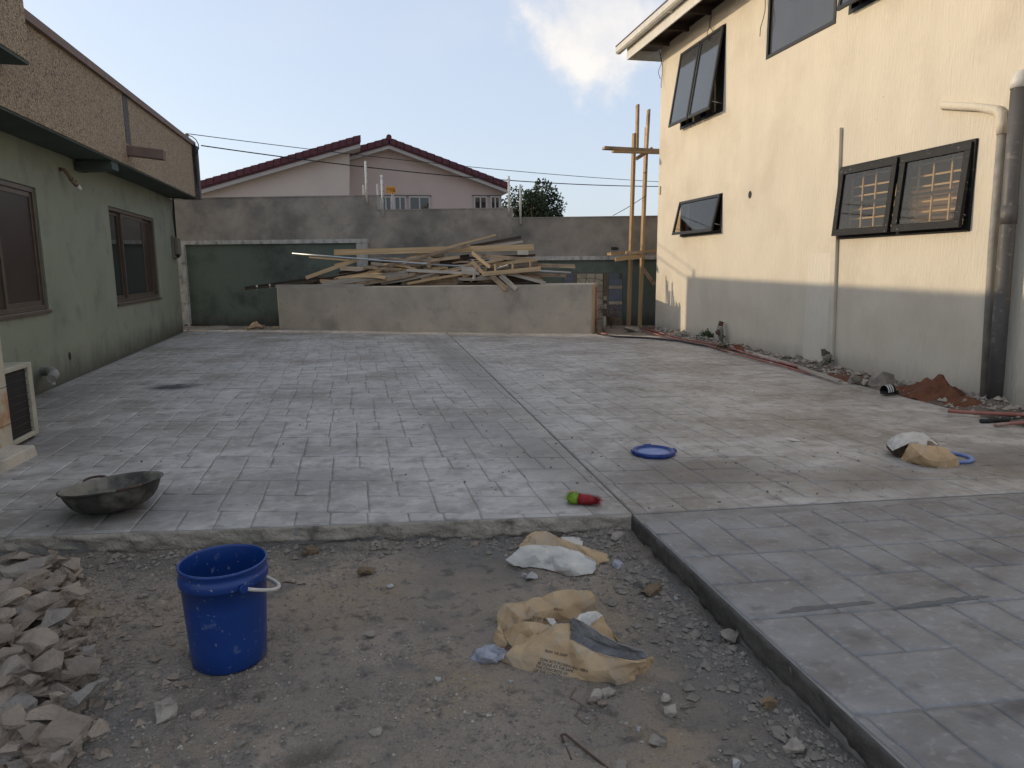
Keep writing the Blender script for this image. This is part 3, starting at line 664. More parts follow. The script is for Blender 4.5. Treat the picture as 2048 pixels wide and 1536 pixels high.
MB().tube([LW(9.3,.2,.21), LW(9.28,.12,.23)], .025, 8).build('branch', M['white_pvc'], t)
# porch column, step, condenser
pt = thing('porch_column', (-2.92,6.1,0), 'porch column clad in brown and cream marble tiles at the left edge', 'column')
box_obj('core', -3.1, -2.745, 5.9, 6.33, -.1, zp-.02, M['mortar'], pt)
zz = .0; k = 0
while zz < 2.9:
    h = .30 if k else .24
    MB().box(-2.744, -2.73, 5.9, 6.33, zz+.003, zz+h-.003).build('tile', M['marble'], pt); MB().box(-3.1, -2.73, 5.886, 5.899, zz+.003, zz+h-.003).build('tile', M['marble'], pt)
    MB().box(-3.1, -2.73, 6.331, 6.343, zz+.003, zz+h-.003).build('tile', M['marble'], pt); zz += h; k += 1
st = MB(); st.hexa([(-3.3,5.2,-.05),(-2.56,5.2,-.05),(-2.5,6.22,-.05),(-3.3,6.42,-.05),(-3.3,5.2,.085),(-2.58,5.2,.085),(-2.52,6.2,.085),(-3.3,6.40,.085)])
tag(bevel(st.build('porch_step', M['planter']), .012), 'low worn concrete step under the marble column', 'step')
ac = thing('air_conditioner', (-2.97,6.62,0), 'cream outdoor air conditioner unit behind the marble column', 'air conditioner')
zt = at_x(33,730,-2.79).z
bevel(box_obj('casing', -3.2, -2.80, 6.36, 6.93, .03, zt, M['ac_body'], ac), .012)
MB().box(-2.799, -2.792, 6.37, 6.845, .07, zt-.045).build('coil', M['ac_grille'], ac)
fr_ = MB(); fr_.box(-2.80,-2.765,6.85,6.925,.03,zt); fr_.box(-2.80,-2.765,6.36,6.85,zt-.04,zt); fr_.box(-2.80,-2.765,6.36,6.85,.03,.068); bevel(fr_.build('grille_frame', M['ac_body'], ac), .006)
for i in range(9): z = .1+(zt-.17)*i/8; MB().tube([(-2.784,6.37,z),(-2.784,6.85,z)], .003, 5).build('grille_wire', M['rust'], ac)
for x in (-3.1,-2.85):
    for y in (6.42,6.87): MB().box(x,x+.05,y-.03,y+.03,-.01,.0295).build('foot', M['rubber'], ac)
# meter box and cables
mt_ = thing('meter_box', LW(18.0,1.9,.08), 'aged electric meter box on the far corner of the green house', 'meter box')
bevel(MB().lbox(LW, 17.80, 18.25, 1.72, 2.22, .003, .05).build('backboard', M['meter'], mt_), .008)
bevel(MB().lbox(LW, 17.84, 18.10, 1.80, 2.18, .052, .15).build('meter', M['meter'], mt_), .02); bevel(MB().lbox(LW, 18.115, 18.22, 1.78, 2.14, .052, .13).build('fuse_box', M['grey_pvc'], mt_), .015)
MB().tube([LW(17.98,1.8,.1), LW(17.98,1.73,.1)], .03, 8).build('cable_gland', M['rubber'], mt_)
cab = MB()
for k in range(2): cab.tube([LW(18.05+k*.04,2.2,.06), LW(18.06+k*.05,2.7,.04+k*.02), LW(18.1+k*.04,3.08,.06), LW(18.22,3.10,.3), LW(18.26,3.08,.56+.02*k), LW(18.22+k*.06,3.5,.58), LW(18.16+k*.05,4.0,.585), LW(18.2,4.28+k*.03,.60)], .014, 6)
tag(cab.build('service_cable', M['cable']), 'pair of black service cables from parapet corner down to meter box', 'cable')
ins = thing('cable_bracket', LW(18.2,4.38,.45), 'small insulator bracket on the parapet corner holding overhead wires', 'bracket')
MB().tube([LW(18.2,4.36,.45), LW(18.2,4.49,.45)], .022, 8).build('pin', M['rust'], ins); MB().lathe([(.0,.0),(.045,.0),(.03,.05),(.045,.08),(.02,.11),(0,.11)], LW(18.2,4.43,.45), 12).build('insulator', M['coping'], ins)
lp = MB(); lp.tube([LW(18.2,4.5,.46)+Vector((.28*math.sin(a)*.8, 0, -.42*(1-math.cos(a))*.5-.02*a)) for a in [i*.45 for i in range(8)]], .011, 6)
tag(lp.build('cable_loop', M['cable']), 'slack black cable loop hanging beside the parapet corner', 'cable')
def wire(p, q, sag, r, label):
    pts = [Vector(p).lerp(Vector(q), i/24)-Vector((0,0,sag*4*(i/24)*(1-i/24))) for i in range(25)]
    return tag(MB().tube(pts, r, 5).build('overhead_wire', M['cable']), label, 'wire')
A0 = LW(18.2,4.53,.46); A1 = at_x(402,291,-3.3)
wire(A0, at_y(1325,364,23.0), .12, .009, 'upper thin overhead wire from the parapet corner to the cream house')
wire(A1, at_y(1325,373,23.0), .22, .014, 'lower thicker overhead wire from the parapet corner to the cream house')
wire(at_y(1226,431,17.2), at_y(1292,391,15.7), .02, .008, 'short slanting wire rising behind the scaffold posts')

# ---------------- boundary wall
BA = R(-17); BD = Vector((math.cos(BA), math.sin(BA), 0)); BN = Vector((math.sin(BA), -math.cos(BA), 0)); BP = gp(470,651)
def BW(u, z, o=0): return BP+BD*u+Vector((0,0,z))+BN*o
def bu(px, py, o=0.0):
    q = on_plane(px, py, BP+BN*o, BN); return (q-BP).dot(BD), q.z
bw = thing('boundary_wall', BW(2,0,0), 'grey cement boundary wall stepping down in height behind the yard', 'wall')
segs = [(-9, bu(752,391)[0], 3.28), (bu(752,391)[0], bu(1024,416)[0], 2.92), (bu(1024,416)[0], 16, 2.68)]
for i, (a, b, h) in enumerate(segs):
    mb = MB(); mb.lbox(BW, a+.001, b-.001, -.25, h-.03, -.28, -.10+.002*i); 
    mb.build('wall_bay', M['render'], bw)
    MB().lbox(BW, a, b, h-.0295, h, -.29, -.09+.002*i).build('wall_cap', M['render'], bw)
uL0 = bu(374,487)[0]; uL1 = bu(713,487)[0]; uL2 = bu(735,487)[0]
gw = thing('green_garden_wall', BW(0,0,0), 'low dark green painted wall with white trim under the grey wall', 'wall')
MB().lbox(BW, -6, uL1, -.2, 2.09, -.09, .0).build('wall_panel', M['green_dark'], gw)
MB().lbox(BW, uL1, 16, -.2, 1.615, -.09, .002).build('wall_panel', M['green_dark'], gw)
MB().lbox(BW, -6, uL2+.02, 2.091, 2.19, -.095, .06).build('coping', M['white_trim'], gw)
MB().lbox(BW, uL1+.002, uL2, -.2, 2.09, -.088, .05).build('pillar', M['white_trim'], gw)
MB().lbox(BW, uL0-.36, uL0-.04, -.2, 2.089, .001, .10).build('pillar', M['white_trim'], gw)
MB().lbox(BW, uL2+.021, 16, 1.616, 1.715, -.085, .06).build('coping', M['white_trim'], gw)

# electric fence posts on the wall
def fence_post(px, y0, y1, label, o=-.06, mt=None):
    u, zb = bu(px, y1, o); _, zt2 = bu(px, y0, o)
    t = thing('fence_post', BW(u, zb, o), label, 'post', 'electric fence posts on the boundary wall')
    MB().tube([BW(u, zb, o), BW(u, zt2, o)], .026, 8).build('pole', M['white_pvc'], t)
    k = 5
    for i in range(k): z = zb+(zt2-zb)*(.30+.62*i/(k-1)); MB().tube([BW(u-.04, z, o), BW(u+.04, z, o)], .010, 6).build('insulator', M['rubber'], t)
    return t
fence_post(734, 322, 406, 'leftmost white electric fence post, on the tallest wall bay'); fence_post(766, 350, 433, 'white electric fence post just left of the orange sign')
fence_post(1018, 352, 431, 'white electric fence post beside the right end of the pink house'); fence_post(1041, 369, 448, 'rightmost white electric fence post, in front of the tree')
def grey_post(px, y0, y1, label):
    u, zb = bu(px, y1, -.35); _, z1 = bu(px, y0, -.35)
    tag(MB().tube([BW(u, zb-.4, -.35), BW(u, z1, -.35)], .028, 8).build('fence_post', M['eave']), label, 'post', 'grey posts behind the boundary wall')
grey_post(728, 370, 392, 'short grey post behind the wall left of the white posts'); grey_post(757, 368, 418, 'grey post behind the wall in front of the pink house windows')
us_, zs_ = bu(782, 380, -.32)
sg = thing('warning_sign', BW(us_, zs_-.7, -.32), 'small orange warning sign on a grey post above the wall', 'sign')
MB().tube([BW(us_+.03, zs_-.9, -.335), BW(us_+.03, zs_-.02, -.335)], .028, 8).build('post', M['eave'], sg)
bevel(MB().lbox(BW, us_-.125, us_+.125, zs_-.085, zs_+.085, -.305, -.296).build('panel', M['orange'], sg), .004)
pr = MB()
for a, b, z0, z1 in ((-.105,-.045,.012,.03),(-.03,.105,.012,.032),(-.03,.06,-.032,-.018)): pr.lbox(BW, us_+a, us_+b, zs_+z0, zs_+z1, -.2955, -.294)
pr.add([BW(us_+.085+.024*math.cos(i*.7854), zs_-.026+.024*math.sin(i*.7854), -.2935) for i in range(8)], [list(range(8))])
pr.build('print', M['ink'], sg)

# ---------------- planter
PA = Vector((-1.76,17.94,0)); PB = Vector((5.06,14.735,0)); PD = (PB-PA).normalized(); PN = Vector((PD.y, -PD.x, 0))   # PN towards the camera
if PN.y > 0: PN = -PN
def PL(px, py, d=0.0): return on_plane(px, py, PA-PN*d, PN)
pl_ = MB(); L_ = (PB-PA).length
def PW(u, z, d): return PA+PD*u-PN*d+Vector((0,0,z))
pl_.hexa([PW(0,-.1,0),PW(L_,-.1,0),PW(L_,-.1,1.25),PW(0,-.1,1.25),PW(.0,1.02,0),PW(L_,1.08,0),PW(L_,1.08,1.25),PW(0,1.02,1.25)])
tag(bevel(pl_.build('concrete_planter', M['planter'], loc=PW(3.4,0,.6)), .02), 'long low cement-rendered planter carrying the timber pile', 'planter')

# ---------------- pink house
YH = 32.0
ph = thing('pink_house', (1,34,0), 'pale pink house with maroon tiled gable roofs behind the boundary wall', 'house')
def PH(px, py, y=YH): return at_y(px, py, y)
def gable(pts_px, y, depth, mt, name):
    p = [PH(a, b, y) for a, b in pts_px]; n = len(p); q = [v+Vector((0,depth,0)) for v in p]
    MB().add(p+q, [list(range(n)), list(range(2*n-1,n-1,-1))]+[(i, i+n, (i+1) % n+n, (i+1) % n) for i in range(n)]).build(name, mt, ph)
gable([(402,520),(699,520),(699,292),(402,386)], YH, 9, M['pink'], 'gable_wall')
gable([(640,520),(1003,520),(1003,369),(779,287),(640,330)], YH+1.2, 8, M['pink_side'], 'gable_wall')
def roof_slope(p0, p1, th, y0, y1, name, tile_n):
    a0 = PH(*p0, y0); a1 = PH(*p1, y0); d = a1-a0; up = Vector((0,0,th))
    dy = Vector((0, y1-y0, 0))
    o = MB().hexa([a0-up, a1-up, a1-up+dy, a0-up+dy, a0, a1, a1+dy, a0+dy]).build(name, M['maroon'], ph)
    b = MB().hexa([a0-up*1.55, a1-up*1.55, a1-up*1.55+dy, a0-up*1.55+dy, a0-up*1.02, a1-up*1.02, a1-up*1.02+dy, a0-up*1.02+dy]); b.v = [v+Vector((0,.06,0)) for v in b.v]; b.build('barge_board', M['eave'], ph)
    for i in range(tile_n):
        q0 = a0+d*(i/tile_n); q1 = a0+d*((i+1.08)/tile_n); lift = Vector((0,0,.026))
        lo, hi = (q0, q1) if q0.z < q1.z else (q1, q0)
        t0 = lo+lift*1.4; t1 = hi+lift*.3
        MB().hexa([lo-up*.75+Vector((0,-.05,0)), hi-up*.8+Vector((0,-.05,0)), hi-up*.8+Vector((0,.3,0)), lo-up*.75+Vector((0,.3,0)), t0+Vector((0,-.05,0)), t1+Vector((0,-.05,0)), t1+Vector((0,.3,0)), t0+Vector((0,.3,0))]).build('verge_tile', M['maroon'], o)
roof_slope((396,364), (720,271), .30, YH-.5, YH+9.5, 'roof', 22)
roof_slope((690,301), (778,276), .28, YH+.7, YH+9.5, 'roof', 6)
roof_slope((1016,366), (778,276), .28, YH+.7, YH+9.5, 'roof', 16)
MB().tube([PH(778,274,YH+.6), PH(778,274,YH+.6)+Vector((0,8.9,0))], .12, 8).build('ridge_cap', M['maroon'], ph)
q = PH(718,300,YH-.45); MB().hexa([PH(699,296,YH-.3), PH(719,290,YH-.3), PH(719,290,YH-.3)+Vector((0,1.4,0)), PH(699,296,YH-.3)+Vector((0,1.4,0)), PH(699,276,YH-.3), PH(719,271,YH-.3), PH(719,271,YH-.3)+Vector((0,1.4,0)), PH(699,276,YH-.3)+Vector((0,1.4,0))]).build('eave_soffit', M['eave'], ph)
for (a, b, c) in ((751,757,0),(759,783,1),(787,812,1),(817,860,1),(947,974,1),(980,1000,1)):
    p = PH(a, 392, YH+1.18); q = PH(b, 392, YH+1.18); z0 = PH(a, 440, YH+1.18).z; z1 = p.z
    fr_ = MB(); fn = lambda s, z, o: Vector((s, YH+1.18-o, z)); rect_frame(fr_, fn, p.x, q.x, z0, z1, .07, 0, .05)
    if c: fr_.lbox(fn, (p.x+q.x)/2-.03, (p.x+q.x)/2+.03, z0+.07, z1-.07, 0, .045)
    wdo = fr_.build('window', M['eave'], ph); MB().lbox(fn, p.x+.071, q.x-.071, z0+.071, z1-.071, .002, .012).build('pane', M['dark_glass'], wdo)
    MB().lbox(fn, p.x-.06, q.x+.06, z1+.001, z1+.035, 0, .06).build('shadow_line', M['brown_panel'], wdo)  # thin dark strip standing in for the shadow line above the window

# ---------------- right: cream house
ch = thing('cream_house', (9,10,0), 'two storey cream textured house with black framed windows', 'house')
Wa = (12.36,14.2,4.22,5.72); Wb = (9.19,10.96,4.72,5.75); Wc = (7.2,8.93,4.74,5.75); Ws = (12.24,14.05,2.05,2.77); Wg = (6.6,8.85,1.8,2.77)
ZT = 6.12; SE = 15.26
wl = wall_openings(RW, 1.5, SE, -.3, ZT, [Wa, Wb, Wc, Ws, Wg], .2)
wl.add([RW(SE,-.3), RW(SE,-.3,-9), RW(SE,ZT,-9), RW(SE,ZT)], [(3,2,1,0)]); wl.add([RW(1.5,-.3), RW(1.5,-.3,-9), RW(1.5,ZT,-9), RW(1.5,ZT)], [(0,1,2,3)])
wl.build('wall', M['cream'], ch)
rm = MB(); rm.lbox(RW, 5.6, 15.1, 3.3, 6.0, -4.5, -.205); rm.build('room', M['dark_room'], ch)
def room(s0, s1, z0, z1):   # open-fronted dim room behind a window
    mb = MB(); f = RW
    a = [f(s0,z0,-.201),f(s1,z0,-.201),f(s1,z1,-.201),f(s0,z1,-.201)]; b = [f(s0,z0,-3),f(s1,z0,-3),f(s1,z1,-3),f(s0,z1,-3)]
    mb.add(a+b, [(4,5,6,7)]+[(i, (i+1) % 4, (i+1) % 4+4, i+4) for i in range(4)]); mb.build('room', M['dark_room'], ch)
room(5.7, 9.4, .3, 3.1); room(11.6, 14.9, .3, 3.1)
def sash_fn(zh, ang, o_h):
    ca, sa = math.cos(ang), math.sin(ang)
    return lambda s, d, t: RW(s, zh-d*ca-t*sa*0, o_h+d*sa+t*ca)
def awning(win, s0, s1, z0, z1, ang, wd, th, mf, mg, bars=()):
    f = sash_fn(z1, ang, .012); H = z1-z0; mb = MB()
    mb.lbox(f, s0, s1, 0, wd, 0, th); mb.lbox(f, s0, s1, H-wd, H, 0, th); mb.lbox(f, s0, s0+wd, wd, H-wd, 0, th); mb.lbox(f, s1-wd, s1, wd, H-wd, 0, th)
    bevel(mb.build('sash', mf, win), .003)
    MB().lbox(f, s0+wd-.005, s1-wd+.005, wd-.005, H-wd+.005, th*.4, th*.4+.006).build('pane', mg, win)
    for s in (s0+.02, s1-.02):   # stay arms
        MB().tube([RW(s, z0+.12, -.02), f(s, H-.14, 0)], .007, 5).build('stay', M['steel'], win)
def window_frame(W, wd, mf, mull=None, o0=-.1, o1=.008):
    mb = MB(); s0,s1,z0,z1 = W; rect_frame(mb, RW, s0+.002, s1-.002, z0+.002, z1-.002, wd, o0, o1)
    if mull: mb.lbox(RW, mull-wd*.55, mull+wd*.55, z0+wd, z1-wd, o0+.002, o1)
    return bevel(mb.build('window', mf, ch), .004)
w_ = window_frame(Wa, .05, M['black_alu'], 13.28)
awning(w_, 13.30, 14.18, 4.24, 5.70, R(9), .055, .04, M['black_alu'], M['smoke_glass']); awning(w_, 12.38, 13.26, 4.24, 5.70, R(9), .055, .04, M['black_alu'], M['smoke_glass'])
w_ = window_frame(Wb, .055, M['black_alu'], None, -.1, .012); MB().lbox(RW, 9.244, 10.906, 4.774, 5.70, -.03, -.024).build('pane', M['smoke_glass'], w_)
w_ = window_frame(Wc, .055, M['black_alu'], 8.05); awning(w_, 8.08, 8.91, 4.76, 5.73, R(9), .055, .04, M['black_alu'], M['smoke_glass']); awning(w_, 7.22, 8.02, 4.76, 5.73, R(9), .055, .04, M['black_alu'], M['smoke_glass'])
w_ = window_frame(Ws, .05, M['black_alu']); awning(w_, 12.27, 14.03, 2.07, 2.76, R(12.5), .055, .04, M['black_alu'], M['bronze_glass'])
w_ = window_frame(Wg, .075, M['black_frame'], 7.70, -.1, .03); 
awning(w_, 7.73, 8.82, 1.84, 2.74, R(4.5), .085, .045, M['black_frame'], M['bronze_glass']); awning(w_, 6.63, 7.67, 1.84, 2.74, R(4.5), .085, .045, M['black_frame'], M['bronze_glass'])
MB().lbox(RW, 6.68, 8.77, 2.26, 2.29, -.09, -.06).build('cross_rail', M['black_frame'], w_)
for z in (1.93,2.06,2.18,2.36,2.48,2.62): MB().lbox(RW, 6.66, 8.79, z, z+.02, -.15, -.135).build('grille_bar', M['grille'], w_)
for s in (6.78,7.05,7.32,7.55,7.92,8.3,8.55): MB().lbox(RW, s, s+.02, 1.88, 2.69, -.134, -.12).build('grille_bar', M['grille'], w_)
MB().lbox(RW, 6.66, 8.79, 1.878, 2.692, -.75, -.74).build('curtain', mat('tan_curtain', (.24,.19,.14), (.2,.16,.118), 3, rough=.9), w_)
# eaves, gutter, roof
XG = 6.08; zg = at_x(1233,100,XG).z; yg = at_x(1233,100,XG).y
gm = MB(); prof = [(0,.13),(0,.0),(.03,-.03),(.10,-.03),(.13,.0),(.13,.12)]
pts = []
for y in (2.0, yg): pts.append([Vector((XG+a-.02+(y-yg)*.024, y, zg+b-.06)) for a, b in prof])
n_ = len(prof); gm.add(pts[0]+pts[1], [(i, i+1, n_+i+1, n_+i) for i in range(n_-1)]+[(n_+5,n_+4,n_+3,n_+2,n_+1,n_)])
o = gm.build('gutter', M['gutter'], ch); sd = o.modifiers.new('solid', 'SOLIDIFY'); sd.thickness = .006
def RWf(s, z, o): return RW(s, z, o)
fo = RW(yg,0).x-XG-.125
FEY = yg-.35
MB().lbox(RW, 2.0, FEY, zg-.30, zg-.05, fo-.03, fo).build('fascia', M['gutter'], ch)
MB().hexa([RW(2.0,zg+.05,fo+.16), RW(yg-.02,zg+.05,fo+.16), RW(yg-.02,zg+1.9,-4.5), RW(2.0,zg+1.9,-4.5), RW(2.0,zg+.075,fo+.16), RW(yg-.02,zg+.075,fo+.16), RW(yg-.02,zg+1.925,-4.5), RW(2.0,zg+1.925,-4.5)]).build('roof', M['brown_panel'], ch)
MB().hexa([RW(FEY-.03,zg-.30,fo-.031), RW(FEY,zg-.30,fo-.031), RW(FEY,zg-.3,-4), RW(FEY-.03,zg-.3,-4), RW(FEY-.03,zg-.05,fo-.031), RW(FEY,zg-.05,fo-.031), RW(FEY,zg+1.5,-4), RW(FEY-.03,zg+1.5,-4)]).build('fascia', M['gutter'], ch)
for s in [2.5+i*.95 for i in range(14)]: MB().lbox(RW, s, s+.06, zg-.24, zg-.1, -.1, fo-.032).build('rafter', M['wood_dark'], ch)
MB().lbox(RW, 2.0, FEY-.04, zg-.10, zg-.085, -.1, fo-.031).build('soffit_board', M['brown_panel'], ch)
MB().lbox(RW, 1.6, SE-.05, ZT+.001, ZT+.4, -.25, -.02).build('wall_head', M['wood_dark'], ch)
gc = at_x(1338,22,XG-.02); bevel(box_obj('gutter_joint', XG-.035, XG+.11, gc.y-.05, gc.y+.05, zg-.11, zg+.07, M['gutter'], ch), .008)
# vent hole
hm = MB(); hm.lathe([(.055,0),(.06,.004)], (0,0,0), 20); hm = MB()
c = RW(11.27,2.64,.003); hm.add([c+Vector((0, .055*math.cos(i*.3142), .065*math.sin(i*.3142))) for i in range(20)], [list(range(20))]); hm.build('vent_hole', M['rubber'], ch)
# patches and pipes
MB().lbox(RW, 8.93, 9.5, .05, 1.62, -.01, .0035).build('repaint_patch', M['cream_patch'], ch)
cp = MB(); cp.hexa([RW(8.74,.12,.0),RW(8.86,.12,.0),RW(8.86,.12,.05),RW(8.74,.12,.05),RW(8.89,3.3,.0),RW(9.0,3.3,.0),RW(9.0,3.3,.05),RW(8.89,3.3,.05)]); bevel(cp.build('plastered_conduit', M['cream_trim'], ch), .01)
bigp = thing('black_downpipe', RW(6.02,0,.1), 'thick black plastic downpipe with paint smears on the cream wall', 'pipe')
MB().tube([RW(5.97,-.06,.11), RW(6.0,.9,.11), RW(6.03,1.9,.11), RW(6.06,3.18,.11)], .072, 20).build('pipe', M['black_pvc'], bigp)
MB().tube([RW(6.025,1.84,.11), RW(6.03,2.02,.11)], .076, 20).build('coupling', M['black_pvc'], bigp)
MB().tube([RW(6.06,3.14,.11), RW(6.062,3.2,.11), RW(6.06,3.25,.09), RW(6.06,3.27,.04), RW(6.06,3.275,-.03)], [.077,.077,.074,.07,.07], 20).build('elbow', M['white_pvc'], bigp)
sp_ = thing('waste_pipe', RW(6.25,0,.03), 'thin waste pipe, painted cream above and grey below, left of the black downpipe', 'pipe')
MB().tube([RW(7.12,3.2,.0), RW(7.08,3.2,.045), RW(6.6,3.08,.045), RW(6.36,3.0,.045), RW(6.30,2.95,.045), RW(6.28,2.85,.045), RW(6.275,2.75,.045)], [.04,.042,.042,.048,.052,.05,.045], 12).build('painted_pipe', M['cream'], sp_)
MB().tube([RW(6.28,2.78,.04), RW(6.25,1.6,.04), RW(6.17,.05,.04)], .042, 12).build('pipe', M['grey_pvc'], sp_)
ew = MB()
def dang(s, z, ln_, k): return [RW(s+.03*math.sin(i*1.3+k)*i*.25, z-ln_*i/8, .06+.03*math.sin(i*.9+k*2)) for i in range(9)]
for k, (s, z, l) in enumerate(((15.1,6.1,.85),(15.2,6.05,.6),(12.9,6.05,.65),(12.85,6.0,.4),(11.0,6.05,.95),(10.3,6.0,.6))):
    tag(MB().tube(dang(s, z, l, k), .006, 5).build('loose_wire', M['cable']), ['loose wire dangling at the far corner under the eaves, longer','loose wire dangling at the far corner under the eaves, shorter','loose wire hanging above the upper left window','short loose wire hanging above the upper left window','long loose wire between the two upper windows','thin loose wire above the middle upper window'][k], 'wire')
MB().lbox(RW, 15.12, 15.2, 3.03, 3.2, .002, .03).build('junction_plate', M['cream_trim'], ch)

# ================================================================== OBJECTS
def board(name, p0, p1, wd, th, mt, label=None, cat='board', group=None, roll=0.0, parent=None, bow=0.0):
    p0, p1 = Vector(p0), Vector(p1); d = p1-p0; l = d.length; d.normalize()
    b = Vector((0,0,1)); a = b.cross(d)
    if a.length < .1: a = Vector((0,1,0)).cross(d)
    a.normalize(); b = d.cross(a).normalized(); q = Quaternion(d, roll); a = q@a; b = q@b
    off = rnd.uniform(0, 30); me = bpy.data.meshes.new(name); vs = []; fs = []; k = 5
    for i in range(k+1):
        t = i/k; x = l*t+(rnd.uniform(-.02,.02) if i in (0,k) else 0); bb = bow*4*t*(1-t); w2 = wd/2*rnd.uniform(.95,1.03)
        for y, z in ((-th/2,-w2),(th/2,-w2),(th/2,w2),(-th/2,w2)): vs.append((off+x+(rnd.uniform(-.012,.012) if i in (0,k) else 0), y, z+bb))
    for i in range(k):
        for j in range(4): j2 = (j+1) % 4; fs.append((i*4+j, i*4+j2, i*4+4+j2, i*4+4+j))
    fs += [(3,2,1,0), tuple(k*4+j for j in range(4))]
    me.from_pydata(vs, [], fs); me.materials.append(mt); o = bpy.data.objects.new(name, me); C.objects.link(o)
    mw = Matrix((d, a, b)).transposed().to_4x4(); mw.translation = p0-d*off
    if parent: mw.translation -= ORI[parent.name]; o.parent = parent
    o.matrix_local = mw
    if label: tag(o, label, cat, group)
    return o
# ---------------- timber pile on the planter (positions read on the planter's plane, each with its own depth)
Zx = lambda x, y: (480+x/2.695, 440+y/2.695)
TG = 'old timbers piled on the planter'
def pb(x0, y0, x1, y1, h, d0, d1, mt, label, th=.04, roll=0.0, bow=0.0, name='timber_board'):
    return board(name, PL(*Zx(x0,y0), d0), PL(*Zx(x1,y1), d1), h*.0044, th, M[mt], label, 'board', TG, roll, bow=bow)
pb(505,175,1580,147,31,.45,.40,'wood_lit','long pale plank lying level on top of the timber pile', .06)
pb(800,245,1238,135,17,.22,.30,'wood_mid','brown batten slanting up across the long pale plank', .05)
pb(860,215,1380,80,10,.55,.62,'wood_lit','thin pale batten sticking up highest from the timber pile', .04)
pb(1200,150,1520,92,15,.68,.72,'wood_dark','dark batten sticking up at the back right of the timber pile')
pb(1300,150,1525,116,12,.62,.68,'wood_grey','grey batten below the dark one at the back right of the pile')
pb(375,201,610,219,8,.55,.5,'wood_lit','thin pale lath poking out left under the metal pipe', .02)
pb(355,312,650,207,20,.10,.25,'wood_lit','pale split board slanting up at the left of the pile', .03)
pb(510,242,640,213,13,.3,.35,'wood_lit','short pale offcut behind the slanting left board', .03)
pb(25,366,420,312,12,.35,.35,'wood_dark','dark bar sticking far out left, upper of the two', .04)
pb(25,374,400,334,9,.22,.3,'wood_dark','dark bar sticking far out left, lower of the two', .04)
pb(195,358,670,354,17,.06,.06,'wood_grey','rotten grey board lying along the planter edge at the left', .12)
pb(670,356,890,355,9,.1,.1,'wood_dark','thin dark board along the middle of the planter edge', .1)
pb(440,346,900,284,27,.12,.2,'wood_grey','wide whitish weathered board rising to the right in front', .03)
pb(520,350,980,300,15,.16,.22,'wood_mid','brown board under the wide whitish board', .04)
pb(900,270,1200,285,15,.15,.15,'wood_grey','pale grey board level in the middle of the pile', .05)
pb(870,330,1200,328,44,.28,.28,'wood_mid','broad brown plywood offcut standing on edge in the middle', .02)
pb(755,262,850,266,14,.14,.14,'wood_mid','short brown block near the middle left of the pile', .06)
pb(420,330,760,262,20,.32,.45,'wood_dark','dark board slanting behind the pale split board')
pb(470,318,860,240,20,.5,.6,'wood_dark','dark board slanting behind, second from the front')
pb(540,290,1000,222,22,.6,.7,'wood_dark','dark wide board slanting in the back left')
pb(640,265,1020,195,15,.45,.5,'wood_mid','brown batten slanting under the long pale plank, left')
pb(700,275,1100,190,12,.36,.5,'wood_mid','brown batten slanting under the long pale plank, right')
pb(1010,215,1590,190,13,.55,.55,'wood_dark','dark batten just below the long pale plank')
pb(1060,230,1500,225,22,.62,.6,'wood_dark','dark plank in the shadow behind the wooden frame')
pb(950,255,1330,262,22,.45,.5,'wood_mid','brown plank behind the wooden frame, level')
pb(1195,270,1290,278,36,.10,.12,'wood_grey','thick grey block left of the wooden frame', .1)
pb(1262,282,1262,316,22,.06,.06,'wood_grey','short grey stub hanging below the grey block', .05)
pb(1030,200,1018,252,24,.2,.2,'wood_mid','short upright stub in the middle of the pile', .05)
pb(1495,176,1558,176,22,.36,.36,'cream_trim','whitewashed offcut under the right end of the pale plank', .04)
pb(1352,298,1440,374,26,.0,-.04,'wood_mid','short board hanging over the planter edge, left of the pair', .03)
pb(1400,294,1487,372,24,.02,-.05,'wood_grey','short board hanging over the planter edge, right of the pair', .03)
pb(1450,288,1640,338,16,.12,.1,'wood_grey','grey board sloping down at the right end of the pile')
pb(1530,284,1632,330,15,.2,.15,'wood_mid','brown board sloping down at the right end of the pile')
pb(1430,305,1580,330,15,.28,.2,'wood_dark','dark board sloping down at the right end of the pile')
pb(1480,240,1808,250,19,.5,.5,'wood_mid','brown rail sticking out right, upper of the two', .05)
pb(1480,290,1757,300,17,.6,.5,'wood_mid','reddish rail sticking out right, lower of the two', .05)
pb(1180,342,1620,342,10,.3,.3,'wood_dark','dark flat board under the wooden frame', .2)
pb(900,345,1300,348,10,.5,.5,'wood_dark','dark flat board at the back of the planter top', .25)
rl = random.Random(3)
for i in range(44):   # lighter boards showing at the front of the heap
    cx = rl.gauss(980, 230); cx = min(max(cx, 560), 1440); hmax = 335-165*max(0, 1-abs(cx-1040)/600); cy = rl.uniform(hmax+15, 335); l = rl.uniform(120, 330); sl_ = rl.gauss(-.08, .16)
    x0, x1 = max(cx-l/2, 400), min(cx+l/2, 1600); y0, y1 = min(cy+sl_*(x0-cx), 343), min(cy+sl_*(x1-cx), 343); d = rl.uniform(.16, .4)
    pb(x0, y0, x1, y1, rl.uniform(8, 18), d, d+rl.uniform(-.08,.08), rl.choice(['wood_mid','wood_grey','wood_mid','wood_lit']), 'narrow weathered batten in the front of the timber pile', rl.uniform(.03,.05), rl.uniform(-.5,.5), rl.uniform(-.03,.06))
